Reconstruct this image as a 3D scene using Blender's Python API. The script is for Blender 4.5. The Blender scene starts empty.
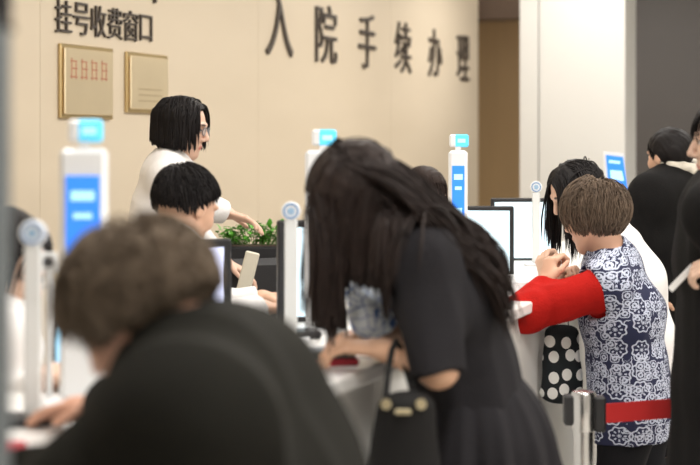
import bpy, math, random
import numpy as np
from mathutils import Vector, Matrix
random.seed(4); RNG = np.random.RandomState(7)
sc = bpy.context.scene
COL = sc.collection

# ------------------------------------------------------------------ camera, world, light, exposure
CAMZ, FPX, HROW = 1.45, 1650.0, 140.0
cam_d = bpy.data.cameras.new('camera'); cam = bpy.data.objects.new('camera', cam_d); COL.objects.link(cam)
TH = math.atan2(.334, .943)          # the view looks this far to the left of the building's long axis
RZ = Matrix.Rotation(TH, 4, 'Z'); RZN = np.array(RZ.to_3x3())
cam.location = (0, 0, CAMZ); cam.rotation_euler = (math.pi/2, 0, TH)
cam_d.sensor_width = 36; cam_d.lens = 36*FPX/700; cam_d.shift_y = -(232.5-HROW)/700
cam_d.dof.use_dof = True; cam_d.dof.focus_distance = 6.1; cam_d.dof.aperture_fstop = 2.6
cam_d.clip_start = 0.05
sc.camera = cam
sc.view_settings.view_transform = 'Standard'; sc.view_settings.look = 'None'
sc.view_settings.exposure = 0.0; sc.view_settings.gamma = 1.0; sc.view_settings.use_curve_mapping = False
w = bpy.data.worlds.new('world'); sc.world = w; w.use_nodes = True
w.node_tree.nodes['Background'].inputs[0].default_value = (1.0, 0.94, 0.86, 1)
w.node_tree.nodes['Background'].inputs[1].default_value = 0.50
# building frame: U runs along the counter and the lettered wall, V across it
U = Vector((0.334, 0.943, 0)).normalized(); V = Vector((U.y, -U.x, 0))
YAW = math.atan2(U.y, U.x)
def B(u, v, z=0.0): return U*u + V*v + Vector((0, 0, z))
def at(px, row, y): return Vector(((px-350)/FPX*y, y, CAMZ-(row-HROW)/FPX*y))
def area(loc, sx, sy, power, color=(1, .965, .92), rot=None):
    l = bpy.data.lights.new('ceiling_lamp', 'AREA'); l.shape = 'RECTANGLE'; l.size = sx; l.size_y = sy
    l.energy = power; l.color = color
    o = bpy.data.objects.new('ceiling_lamp', l); COL.objects.link(o); o.location = RZ @ Vector(loc)
    o.rotation_euler = (0, 0, math.pi/2); return o
LAMPS = [(3.0, -2.2, 36), (5.5, -2.1, 38), (8.0, -2.1, 40), (10.5, -2.2, 50), (13.0, -2.6, 66),
         (2.2, -.2, 60), (3.6, .9, 85), (5.5, -.2, 55), (8.6, -.2, 52), (10.6, -.2, 16), (4.0, 2.0, 50), (1.0, 1.2, 60), (8.0, 2.2, 42), (12.5, 1.6, 30), (15.0, -3.9, 78)]
for u, v, p in LAMPS: area(B(u, v, 3.12), 1.1, .5, p*.80)

# ------------------------------------------------------------------ materials
MATS = {}
def mat(name, color, rough=.6, metal=0, spec=.5, bump=0, bscale=60, vary=0, vscale=8, emit=None, es=0, alpha=None, trans=0, attr=False, stretch=None, sheen=0):
    if name in MATS: return MATS[name]
    m = bpy.data.materials.new(name); MATS[name] = m; m.use_nodes = True
    nt = m.node_tree; b = nt.nodes['Principled BSDF']
    b.inputs['Base Color'].default_value = (*color, 1); b.inputs['Roughness'].default_value = rough
    b.inputs['Metallic'].default_value = metal; b.inputs['Specular IOR Level'].default_value = spec
    if sheen: b.inputs['Sheen Weight'].default_value = sheen
    if trans: b.inputs['Transmission Weight'].default_value = trans
    if alpha is not None: b.inputs['Alpha'].default_value = alpha
    if emit: b.inputs['Emission Color'].default_value = (*emit, 1); b.inputs['Emission Strength'].default_value = es
    tc = nt.nodes.new('ShaderNodeTexCoord')
    src = tc.outputs['Object']
    if stretch:
        mp = nt.nodes.new('ShaderNodeMapping'); mp.inputs['Scale'].default_value = stretch
        nt.links.new(src, mp.inputs[0]); src = mp.outputs[0]
    if attr:
        a = nt.nodes.new('ShaderNodeAttribute'); a.attribute_name = 'tint'
        nt.links.new(a.outputs['Color'], b.inputs['Base Color'])
    if vary:
        n = nt.nodes.new('ShaderNodeTexNoise'); n.inputs['Scale'].default_value = vscale; n.inputs['Detail'].default_value = 4
        mx = nt.nodes.new('ShaderNodeMix'); mx.data_type = 'RGBA'
        nt.links.new(src, n.inputs['Vector']); nt.links.new(n.outputs['Fac'], mx.inputs[0])
        c0 = [max(0, c*(1-vary)) for c in color]; c1 = [min(1, c*(1+vary)) for c in color]
        mx.inputs[6].default_value = (*c0, 1); mx.inputs[7].default_value = (*c1, 1)
        if not attr: nt.links.new(mx.outputs[2], b.inputs['Base Color'])
    if bump:
        n2 = nt.nodes.new('ShaderNodeTexNoise'); n2.inputs['Scale'].default_value = bscale; n2.inputs['Detail'].default_value = 3
        bp = nt.nodes.new('ShaderNodeBump'); bp.inputs['Strength'].default_value = bump; bp.inputs['Distance'].default_value = .01
        nt.links.new(src, n2.inputs['Vector']); nt.links.new(n2.outputs['Fac'], bp.inputs['Height']); nt.links.new(bp.outputs[0], b.inputs['Normal'])
    return m
def pattern_mat(name, builder, rough=.85):
    m = bpy.data.materials.new(name); MATS[name] = m; m.use_nodes = True
    nt = m.node_tree; b = nt.nodes['Principled BSDF']; b.inputs['Roughness'].default_value = rough
    uv = nt.nodes.new('ShaderNodeUVMap'); uv.uv_map = 'UVMap'
    def math_(op, a, bb=None, c=None):
        n = nt.nodes.new('ShaderNodeMath'); n.operation = op
        for i, x in enumerate((a, bb, c)):
            if x is None: continue
            if isinstance(x, (int, float)): n.inputs[i].default_value = x
            else: nt.links.new(x, n.inputs[i])
        return n.outputs[0]
    col = builder(nt, uv.outputs[0], math_)
    nt.links.new(col, b.inputs['Base Color']); return m
def mixc(nt, fac, c0, c1):
    mx = nt.nodes.new('ShaderNodeMix'); mx.data_type = 'RGBA'; nt.links.new(fac, mx.inputs[0])
    mx.inputs[6].default_value = (*c0, 1); mx.inputs[7].default_value = (*c1, 1); return mx.outputs[2]
def flowers(nt, uv, M):
    def layer(scale, off, r_rings, petals, rnd):
        mp = nt.nodes.new('ShaderNodeMapping'); mp.inputs['Scale'].default_value = (scale,)*3; mp.inputs['Location'].default_value = (off, off*.7, 0)
        nt.links.new(uv, mp.inputs[0])
        v = nt.nodes.new('ShaderNodeTexVoronoi'); v.voronoi_dimensions = '2D'; v.inputs['Scale'].default_value = 1; v.inputs['Randomness'].default_value = rnd
        nt.links.new(mp.outputs[0], v.inputs['Vector'])
        sub = nt.nodes.new('ShaderNodeVectorMath'); sub.operation = 'SUBTRACT'
        nt.links.new(mp.outputs[0], sub.inputs[0]); nt.links.new(v.outputs['Position'], sub.inputs[1])
        sp = nt.nodes.new('ShaderNodeSeparateXYZ'); nt.links.new(sub.outputs[0], sp.inputs[0])
        ang = M('ARCTAN2', sp.outputs[1], sp.outputs[0]); d = v.outputs['Distance']
        wob = M('MULTIPLY', M('COSINE', M('MULTIPLY', ang, petals)), .035)
        dd = M('ADD', d, wob); out = None
        for r, wd in r_rings:
            k = M('LESS_THAN', M('ABSOLUTE', M('SUBTRACT', dd, r)), wd)
            out = k if out is None else M('MAXIMUM', out, k)
        # radial petal ticks between the rings
        tick = M('GREATER_THAN', M('COSINE', M('MULTIPLY', ang, petals)), .35)
        band = M('LESS_THAN', M('ABSOLUTE', M('SUBTRACT', d, .22)), .055)
        return M('MAXIMUM', out, M('MULTIPLY', tick, band))
    a = layer(13.5, 0.0, ((.0, .07), (.40, .035)), 8, .35)
    b = layer(29, .37, ((.17, .06), (.42, .04)), 4, .6)
    n = nt.nodes.new('ShaderNodeTexNoise'); n.inputs['Scale'].default_value = 7; nt.links.new(uv, n.inputs['Vector'])
    sel = M('MULTIPLY', b, M('GREATER_THAN', n.outputs['Fac'], .47))
    return mixc(nt, M('MAXIMUM', a, sel), (.011, .014, .052), (.52, .56, .68))
def dots(nt, uv, M):
    mp = nt.nodes.new('ShaderNodeMapping'); mp.inputs['Scale'].default_value = (19, 16, 1); nt.links.new(uv, mp.inputs[0])
    v = nt.nodes.new('ShaderNodeTexVoronoi'); v.voronoi_dimensions = '2D'; v.inputs['Scale'].default_value = 1; v.inputs['Randomness'].default_value = .45
    nt.links.new(mp.outputs[0], v.inputs['Vector'])
    return mixc(nt, M('LESS_THAN', v.outputs['Distance'], .33), (.008, .012, .015), (.85, .85, .82))
def bluewhite(nt, uv, M):
    v = nt.nodes.new('ShaderNodeTexVoronoi'); v.voronoi_dimensions = '2D'; v.feature = 'DISTANCE_TO_EDGE'; v.inputs['Scale'].default_value = 42
    nt.links.new(uv, v.inputs['Vector'])
    n = nt.nodes.new('ShaderNodeTexNoise'); n.inputs['Scale'].default_value = 28; nt.links.new(uv, n.inputs['Vector'])
    f = M('MAXIMUM', M('LESS_THAN', v.outputs['Distance'], .045), M('GREATER_THAN', n.outputs['Fac'], .62))
    return mixc(nt, f, (.80, .87, .95), (.08, .17, .45))
M_VEST = pattern_mat('navy floral cotton', flowers); M_DOTS = pattern_mat('black polka dot cloth', dots); M_PRINT = pattern_mat('blue white print', bluewhite)
M_SKIN = mat('skin', (.60, .36, .25), .5, attr=True, bump=.05, bscale=200)
M_HBLACK = mat('black hair', (.008, .006, .006), .6, spec=.22, vary=.4, vscale=60)
M_HBROWN = mat('dark brown hair', (.022, .012, .009), .6, spec=.22, vary=.5, vscale=50)
M_HLONG = mat('long dark hair', (.017, .0095, .0075), .58, spec=.26, vary=.5, vscale=40)
M_HGREY = mat('greying brown hair', (.165, .125, .09), .75, spec=.2, vary=.5, vscale=35)
M_HOLD = mat('brown hair with grey', (.125, .088, .062), .68, spec=.25, vary=.6, vscale=35)
M_WCOAT = mat('white coat cotton', (.80, .78, .77), .85, bump=.12, bscale=90, vary=.03)
M_BLACKCOAT = mat('black wool', (.007, .0065, .0065), .9, spec=.15, bump=.2, bscale=160, vary=.2, vscale=30)
M_DRESS = mat('navy black dress cloth', (.0125, .0115, .0135), .88, spec=.2, bump=.2, bscale=120, vary=.25, vscale=12)
M_JACKET = mat('dark olive jacket', (.010, .0095, .0072), .92, spec=.15, bump=.2, bscale=100, vary=.35, vscale=7)
M_RED = mat('red knit', (.38, .011, .008), .9, spec=.12, bump=.3, bscale=150, vary=.15, vscale=30)
M_TROUSER = mat('dark trousers', (.008, .008, .010), .9, spec=.2, bump=.15, bscale=140)
M_SHOE = mat('black shoe leather', (.02, .02, .02), .4)
M_BLACKP = mat('black plastic', (.014, .014, .016), .45, vary=.2, vscale=20)
M_DGREY = mat('dark grey plastic', (.07, .07, .075), .5, vary=.1)
M_WHITEP = mat('white plastic', (.80, .81, .82), .35, vary=.02)
M_ACRYL = mat('frosted acrylic', (.80, .81, .80), .3, alpha=.82, vary=.02)
M_BLUE = mat('blue backlit panel', (.03, .20, .75), .3, emit=(.03, .22, .90), es=.75, vary=.1, vscale=14)
M_CYAN = mat('cyan backlit badge', (.10, .55, .80), .3, emit=(.10, .58, .88), es=.6, vary=.05)
M_PALE = mat('pale screen marks', (.4, .7, .95), .3, emit=(.35, .65, .95), es=.8, vary=.03)
M_SCREEN = mat('lit computer screen', (.6, .75, .85), .25, emit=(.70, .90, .98), es=.82, vary=.03)
M_SCREENL = mat('lilac computer screen', (.6, .65, .85), .25, emit=(.62, .66, .95), es=.85, vary=.03)
M_SCREENB = mat('screen window area', (.25, .5, .7), .25, emit=(.30, .60, .80), es=.7, vary=.03)
M_CHROME = mat('brushed steel', (.62, .62, .62), .25, metal=1, bump=.05, bscale=300, stretch=(1, 1, .05))
M_GOLD = mat('brushed gold plate', (.88, .74, .50), .34, metal=.65, bump=.12, bscale=6, vary=.1, vscale=3)
M_GOLDRIM = mat('gold plate rim', (.60, .46, .24), .4, metal=1, vary=.05)
M_REDPAINT = mat('red engraved paint', (.55, .22, .12), .5, vary=.1)
M_SIGN = mat('dark bronze characters', (.060, .045, .035), .5, vary=.1)
M_BELT = mat('red webbing', (.70, .03, .03), .7, bump=.2, bscale=300, vary=.05)
M_LEAF = mat('green leaves', (.10, .36, .03), .5, vary=.5, vscale=30)
M_STEM = mat('green stem', (.08, .2, .03), .6, vary=.2)
M_LEATHER = mat('black bag leather', (.006, .0055, .0055), .7, spec=.2, bump=.15, bscale=80, vary=.2)
M_METALG = mat('pale gold metal', (.75, .66, .45), .3, metal=1, vary=.03)
M_PAPER = mat('white paper', (.86, .86, .85), .8, vary=.02)
M_BEIGEP = mat('beige plastic', (.62, .58, .48), .5, vary=.04)
M_CARTON = mat('brown cardboard', (.50, .30, .14), .8, vary=.15)
M_REDW = mat('red leather cover', (.50, .03, .05), .5, vary=.15)
M_GREYW = mat('grey leather cover', (.07, .075, .07), .5, vary=.15)
M_COUNTER = mat('white solid surface counter', (.80, .79, .77), .3, vary=.02, vscale=3)
M_PANEL = mat('white counter front', (.78, .77, .74), .45, vary=.02)
M_DESK = mat('grey staff desk', (.42, .41, .40), .5, vary=.05)
M_LENS = mat('spectacle lens', (.9, .95, 1), .05, alpha=.18)
M_CREAM = mat('patterned cream scarf', (.62, .57, .48), .8, vary=.45, vscale=45)
M_FLOOR = mat('polished pale floor tile', (.55, .52, .47), .2, vary=.06, vscale=2)
M_CEIL = mat('white ceiling board', (.8, .78, .74), .9, vary=.02)
M_GREYWALL = mat('dark grey wall panel', (.090, .081, .078), .55, vary=.06, vscale=2)
M_BROWNWALL = mat('brown veneer', (.44, .30, .15), .5, vary=.10, vscale=3, stretch=(3, 3, .3))
M_DARKTRIM = mat('dark lintel', (.10, .065, .045), .5, vary=.1)
M_PILLAR = mat('white column cladding', (.66, .65, .62), .5, vary=.02, vscale=2)
M_NEARPIL = mat('blue grey pillar metal', (.16, .18, .19), .35, metal=.3, vary=.1, vscale=5)
def wallmat():
    m = bpy.data.materials.new('beige wall panels'); m.use_nodes = True; nt = m.node_tree; b = nt.nodes['Principled BSDF']
    b.inputs['Roughness'].default_value = .55
    tc = nt.nodes.new('ShaderNodeTexCoord'); n = nt.nodes.new('ShaderNodeTexNoise'); n.inputs['Scale'].default_value = .8; n.inputs['Detail'].default_value = 5
    mp = nt.nodes.new('ShaderNodeMapping'); mp.inputs['Scale'].default_value = (1, 1, 4)
    nt.links.new(tc.outputs['Object'], mp.inputs[0]); nt.links.new(mp.outputs[0], n.inputs['Vector'])
    nt.links.new(mixc(nt, n.outputs['Fac'], (.66, .56, .42), (.74, .635, .49)), b.inputs['Base Color']); return m
M_WALL = wallmat()

# ------------------------------------------------------------------ object helpers
def tag(o, label=None, cat=None, group=None, kind=None):
    if label: o['label'] = label
    if cat: o['category'] = cat
    if group: o['group'] = group
    if kind: o['kind'] = kind
    return o
def empty(name, loc, label, cat, group=None):
    o = bpy.data.objects.new(name, None); COL.objects.link(o); o.location = RZ @ Vector(loc); o.empty_display_size = .05
    return tag(o, label, cat, group)
def link_mesh(name, verts, faces, m, parent=None, smooth=False, uv=None, tint=None, sharp=None):
    verts = (np.array([tuple(v) for v in verts], float) if not isinstance(verts, np.ndarray) else verts) @ RZN.T
    me = bpy.data.meshes.new(name)
    me.from_pydata([tuple(v) for v in verts] if not isinstance(verts, np.ndarray) else verts.tolist(), [], faces if not isinstance(faces, np.ndarray) else faces.tolist())
    me.update()
    if smooth: me.polygons.foreach_set('use_smooth', [True]*len(me.polygons))
    if sharp and smooth:
        try: me.set_sharp_from_angle(angle=math.radians(sharp))
        except Exception: pass
    if uv is not None:
        ul = me.uv_layers.new(name='UVMap'); li = np.zeros(len(me.loops), dtype=np.int32); me.loops.foreach_get('vertex_index', li)
        ul.data.foreach_set('uv', uv[li].astype(np.float32).ravel())
    if tint is not None:
        ca = me.color_attributes.new('tint', 'FLOAT_COLOR', 'POINT')
        ca.data.foreach_set('color', np.hstack([tint, np.ones((len(tint), 1))]).astype(np.float32).ravel())
    o = bpy.data.objects.new(name, me); COL.objects.link(o)
    if m: me.materials.append(m)
    if parent:
        o.parent = parent; o.matrix_parent_inverse = Matrix.Translation(-parent.location)
    return o
class MB:
    """collects rounded boxes, tubes, lathes in world space and links them as one mesh"""
    def __init__(s): s.v = []; s.f = []
    def add(s, v, f):
        k = len(s.v); s.v += [Vector(x) for x in v]; s.f += [[i+k for i in q] for q in f]; return s
    def box(s, c, size, ax=None, ay=None, az=None, bev=0.0):
        ax = Vector(ax or (1, 0, 0)).normalized(); ay = Vector(ay or (0, 1, 0)).normalized(); az = Vector(az).normalized() if az is not None else ax.cross(ay).normalized()
        hx, hy, hz = [d/2 for d in size]; b = min(bev, hx*.9, hy*.9, hz*.9); c = Vector(c); pts = []; F = []
        if b <= 0:
            for sx in (-1, 1):
                for sy in (-1, 1):
                    for sz in (-1, 1): pts.append(c+ax*hx*sx+ay*hy*sy+az*hz*sz)
            F = [(0, 1, 3, 2), (4, 6, 7, 5), (0, 4, 5, 1), (2, 3, 7, 6), (0, 2, 6, 4), (1, 5, 7, 3)]
            return s.add(pts, F)
        # chamfered box: every corner gives three points
        idx = {}
        for sx in (-1, 1):
            for sy in (-1, 1):
                for sz in (-1, 1):
                    for a, (dx, dy, dz) in enumerate(((0, b, b), (b, 0, b), (b, b, 0))):
                        idx[(sx, sy, sz, a)] = len(pts); pts.append(c+ax*(hx-dx)*sx+ay*(hy-dy)*sy+az*(hz-dz)*sz)
        g = lambda x, y, z, a: idx[(x, y, z, a)]
        for q in (-1, 1):
            F += [[g(q, -1, -1, 0), g(q, 1, -1, 0), g(q, 1, 1, 0), g(q, -1, 1, 0)], [g(-1, q, -1, 1), g(1, q, -1, 1), g(1, q, 1, 1), g(-1, q, 1, 1)], [g(-1, -1, q, 2), g(1, -1, q, 2), g(1, 1, q, 2), g(-1, 1, q, 2)]]
        for a in (-1, 1):
            for bb in (-1, 1):
                F += [[g(-1, a, bb, 1), g(1, a, bb, 1), g(1, a, bb, 2), g(-1, a, bb, 2)], [g(a, -1, bb, 0), g(a, 1, bb, 0), g(a, 1, bb, 2), g(a, -1, bb, 2)], [g(a, bb, -1, 0), g(a, bb, 1, 0), g(a, bb, 1, 1), g(a, bb, -1, 1)]]
                for cc in (-1, 1): F.append([g(a, bb, cc, 0), g(a, bb, cc, 1), g(a, bb, cc, 2)])
        return s.add(pts, F)
    def tube(s, pts, r, n=10, cap=True, flat=None):
        pts = [Vector(p) for p in pts]; rs = r if isinstance(r, (list, tuple)) else [r]*len(pts); vs = []; F = []
        t0 = (pts[1]-pts[0]).normalized(); nx = t0.orthogonal().normalized() if flat is None else Vector(flat).normalized()
        for i, p in enumerate(pts):
            t = (pts[min(i+1, len(pts)-1)]-pts[max(i-1, 0)]).normalized()
            nx = (nx-t*nx.dot(t)).normalized(); ny = t.cross(nx)
            for k in range(n):
                a = 2*math.pi*k/n; fy = .22 if flat is not None else 1
                vs.append(p+nx*math.cos(a)*rs[i]+ny*math.sin(a)*rs[i]*fy)
        for i in range(len(pts)-1):
            for k in range(n): F.append([i*n+k, i*n+(k+1) % n, (i+1)*n+(k+1) % n, (i+1)*n+k])
        if cap: F += [list(range(n))[::-1], [(len(pts)-1)*n+k for k in range(n)]]
        return s.add(vs, F)
    def lathe(s, c, prof, n=28, axis=(0, 0, 1)):
        ax = Vector(axis).normalized(); e = ax.orthogonal().normalized(); g = ax.cross(e); vs = []; F = []; c = Vector(c)
        for r, h in prof:
            for k in range(n): vs.append(c+ax*h+(e*math.cos(2*math.pi*k/n)+g*math.sin(2*math.pi*k/n))*r)
        m = len(prof)
        for i in range(m-1):
            for k in range(n): F.append([i*n+k, i*n+(k+1) % n, (i+1)*n+(k+1) % n, (i+1)*n+k])
        F += [list(range(n))[::-1], [(m-1)*n+k for k in range(n)]]
        return s.add(vs, F)
    def build(s, name, m, parent=None, smooth=False, **k):
        return link_mesh(name, s.v, s.f, m, parent, smooth, sharp=35 if smooth else None, **k)
def struct(o): o['kind'] = 'structure'; return o

# ------------------------------------------------------------------ implicit surface engine (bodies, clothes)
def nrm(v): v = np.asarray(v, float); return v/ (np.linalg.norm(v)+1e-12)
class Field:
    def __init__(s, lo, hi, h):
        s.h = h; s.lo = np.array(lo, float); n = np.ceil((np.array(hi)-s.lo)/h).astype(int)+1
        s.n = n; s.F = np.full(n, .08, np.float32)
        s.ax = [s.lo[i]+h*np.arange(n[i]) for i in range(3)]
    def sub(s, lo, hi):
        a = np.clip(np.floor((np.array(lo)-s.lo)/s.h).astype(int), 0, s.n); b = np.clip(np.ceil((np.array(hi)-s.lo)/s.h).astype(int)+1, 0, s.n)
        if np.any(b <= a): return None, None
        sl = tuple(slice(a[i], b[i]) for i in range(3))
        X = np.stack(np.meshgrid(*[s.ax[i][sl[i]] for i in range(3)], indexing='ij'), -1).astype(np.float32)
        return sl, X
    def put(s, sl, d, k, op):
        A = s.F[sl]
        if op == 'u':
            if k > 0: hh = np.maximum(k-np.abs(A-d), 0)/k; A[...] = np.minimum(A, d)-hh*hh*k*.25
            else: A[...] = np.minimum(A, d)
        else:
            nd = -d
            if k > 0: hh = np.maximum(k-np.abs(A-nd), 0)/k; A[...] = np.maximum(A, nd)+hh*hh*k*.25
            else: A[...] = np.maximum(A, nd)
    def cap(s, a, b, ra, rb, lat=None, ls=1.0, k=.02, op='u', flat=False, flata=False):
        a = np.array(a, np.float32); b = np.array(b, np.float32); R = max(ra, rb)*max(ls, 1)+.03+k
        sl, X = s.sub(np.minimum(a, b)-R, np.maximum(a, b)+R)
        if sl is None: return
        P = X-a; D = b-a; L2 = float(D@D)+1e-12
        if lat is not None:
            lt = nrm(lat).astype(np.float32); lt = lt-D*float(lt@D)/L2; lt = nrm(lt).astype(np.float32)
            w_ = P@lt; P = P+(w_*(1/ls-1))[..., None]*lt
        t0 = (P@D)/L2; t = np.clip(t0, 0, 1); d = np.linalg.norm(P-t[..., None]*D, axis=-1)-(ra+(rb-ra)*t)
        L = math.sqrt(L2)
        if flat: d = np.maximum(d, (t0-1)*L)
        if flata: d = np.maximum(d, -t0*L)
        s.put(sl, d, k, op)
    def ell(s, c, r, axes=None, k=.02, op='u'):
        c = np.array(c, np.float32); R = max(r)+.03+k; sl, X = s.sub(c-R, c+R)
        if sl is None: return
        P = X-c
        if axes is not None: P = P@np.array([nrm(a) for a in axes], np.float32).T
        r = np.array(r, np.float32); k0 = np.linalg.norm(P/r, axis=-1); k1 = np.linalg.norm(P/(r*r), axis=-1)+1e-9
        s.put(sl, k0*(k0-1)/k1, k, op)
    def custom(s, lo, hi, fn, k=0, op='u'):
        sl, X = s.sub(lo, hi)
        if sl is not None: s.put(sl, fn(X), k, op)
    def displace(s, fn):
        I = np.where(np.abs(s.F) < .03); P = s.lo+np.stack(I, -1)*s.h; s.F[I] -= fn(P).astype(np.float32)
    def mesh(s):
        F = s.F; F[0] = F[-1] = .05; F[:, 0] = F[:, -1] = .05; F[:, :, 0] = F[:, :, -1] = .05
        S = F < 0; c = np.zeros(tuple(np.array(F.shape)-1), np.int8)
        offs = [(i, j, k) for i in (0, 1) for j in (0, 1) for k in (0, 1)]
        for i, j, k in offs: c += S[i:i+c.shape[0], j:j+c.shape[1], k:k+c.shape[2]]
        I = np.stack(np.where((c > 0) & (c < 8)), -1); vid = np.full(c.shape, -1, np.int32); vid[tuple(I.T)] = np.arange(len(I))
        val = {o: F[I[:, 0]+o[0], I[:, 1]+o[1], I[:, 2]+o[2]] for o in offs}
        acc = np.zeros((len(I), 3)); cnt = np.zeros(len(I))
        for o in offs:
            for ax in range(3):
                if o[ax] == 0:
                    o2 = list(o); o2[ax] = 1; a, b = val[o], val[tuple(o2)]; m = (a < 0) != (b < 0)
                    t = np.where(m, a/np.where(m, a-b, 1), 0); p = np.tile(np.array(o, float), (len(I), 1)); p[:, ax] += t
                    acc[m] += p[m]; cnt[m] += 1
        verts = s.lo+(I+acc/cnt[:, None])*s.h; quads = []
        for ax in range(3):
            a1, a2 = (ax+1) % 3, (ax+2) % 3
            sl0 = [slice(None)]*3; sl1 = [slice(None)]*3; sl0[ax] = slice(0, -1); sl1[ax] = slice(1, None)
            A, Bn = S[tuple(sl0)], S[tuple(sl1)]; J = np.stack(np.where(A != Bn), -1)
            J = J[(J[:, a1] > 0) & (J[:, a2] > 0)]; ins = A[tuple(J.T)]
            def g(d1, d2):
                K = J.copy(); K[:, a1] -= d1; K[:, a2] -= d2; return vid[tuple(K.T)]
            q = np.stack([g(1, 1), g(0, 1), g(0, 0), g(1, 0)], -1); q[~ins] = q[~ins][:, ::-1]; quads.append(q)
        return verts, np.vstack(quads)
def fold_noise(freq, amp, seed, vert=.4):
    r = np.random.RandomState(seed); K = r.normal(size=(5, 3)); K /= np.linalg.norm(K, axis=1)[:, None]; K[:, 2] *= vert
    K *= freq*(.6+r.rand(5, 1)); ph = r.rand(5)*6.28
    def fn(P):
        w_ = np.sin(P@(K[0]*.7)+ph[0])*1.3
        return amp*(np.sin(P@K[1]+ph[1]+w_)*.5+(1-np.abs(np.sin(P@K[2]+ph[2]+w_)))*.7+np.sin(P@K[3]*1.9+ph[3]-w_)*.25-.35)
    return fn

# ------------------------------------------------------------------ people
def frame_of(f, up=(0, 0, 1)):
    f = nrm(f); l = nrm(np.cross(up, f)); u = np.cross(f, l); return f, l, u
def hand_prims(F, w, d, n, side, curl=.35, s=1.0):
    """w wrist, d direction, n palm normal (fingers curl towards it), side unit vector towards the thumb"""
    d = nrm(d); n = nrm(np.array(n)-d*np.dot(n, d)); t = nrm(np.cross(d, n)); t = t if np.dot(t, side) > 0 else -t; w = np.array(w, float)
    F.cap(w, w+d*.082*s, .017*s, .015*s, lat=t, ls=2.35, k=.015)
    for i, (L, off) in enumerate(((.076, .031), (.086, .0105), (.08, -.0105), (.062, -.031))):
        p = w+d*.085*s+t*off*s; dirv = nrm(d+t*off*2.2); c = curl*(.95+.08*i)
        for j, q in enumerate((.42, .32, .26)):
            ang = c*(j+.6); dv = dirv*math.cos(ang)+n*math.sin(ang); p2 = p+dv*L*q*s
            F.cap(p, p2, (.0095-.0008*j)*s, (.0088-.0008*j)*s, k=.003); p = p2
    p = w+d*.022*s+t*.028*s; dv = nrm(d*.75+t*.65+n*.25); p2 = p+dv*.042*s; F.cap(p, p2, .0135*s, .0105*s, k=.012)
    dv = nrm(d*.9+t*.25+n*.35); F.cap(p2, p2+dv*.034*s, .0102*s, .0085*s, k=.003)
def head_prims(F, H, f, l, u, s=1.0):
    H = np.array(H, float); A = (f, l, u); p = lambda a, b, c: H+(f*a+l*b+u*c)*s
    F.ell(p(-.012, 0, .028), (.097*s, .077*s, .088*s), A, k=.01)
    F.ell(p(.030, 0, -.030), (.058*s, .060*s, .078*s), A, k=.02)
    F.cap(p(.062, 0, -.093), p(.060, 0, -.088), .020*s, .02*s, k=.03)
    for q in (-1, 1):
        F.cap(p(.0, .056*q, -.055), p(.055, .012*q, -.094), .016*s, .018*s, k=.025)
        F.ell(p(.060, .036*q, -.022), (.026*s, .024*s, .024*s), A, k=.02)
    for q in (-1, 1): F.ell(p(.094, .031*q, .008), (.016*s, .019*s, .012*s), A, k=.012, op='s')
    for q in (-1, 1):
        F.cap(p(.086, .014*q, .030), p(.076, .047*q, .030), .009*s, .007*s, k=.012)
        F.ell(p(.0735, .031*q, .007), (.0135*s,)*3, A, k=.003)
        F.ell(p(-.004, .079*q, -.006), (.018*s, .008*s, .031*s), A, k=.006)
        F.ell(p(.094, .011*q, -.030), (.009*s, .008*s, .007*s), A, k=.006)
    F.cap(p(.088, 0, .016), p(.107, 0, -.022), .0075*s, .0105*s, k=.010)
    F.cap(p(.082, .017, -.057), p(.082, -.017, -.057), .0075*s, .0075*s, lat=f, ls=1.2, k=.008)
    F.cap(p(.079, .014, -.068), p(.079, -.014, -.068), .0078*s, .0078*s, k=.006)
def scalp_g(a): return np.where(a > -.25, -.62+(a+.25)*1.12, -.62)
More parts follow.
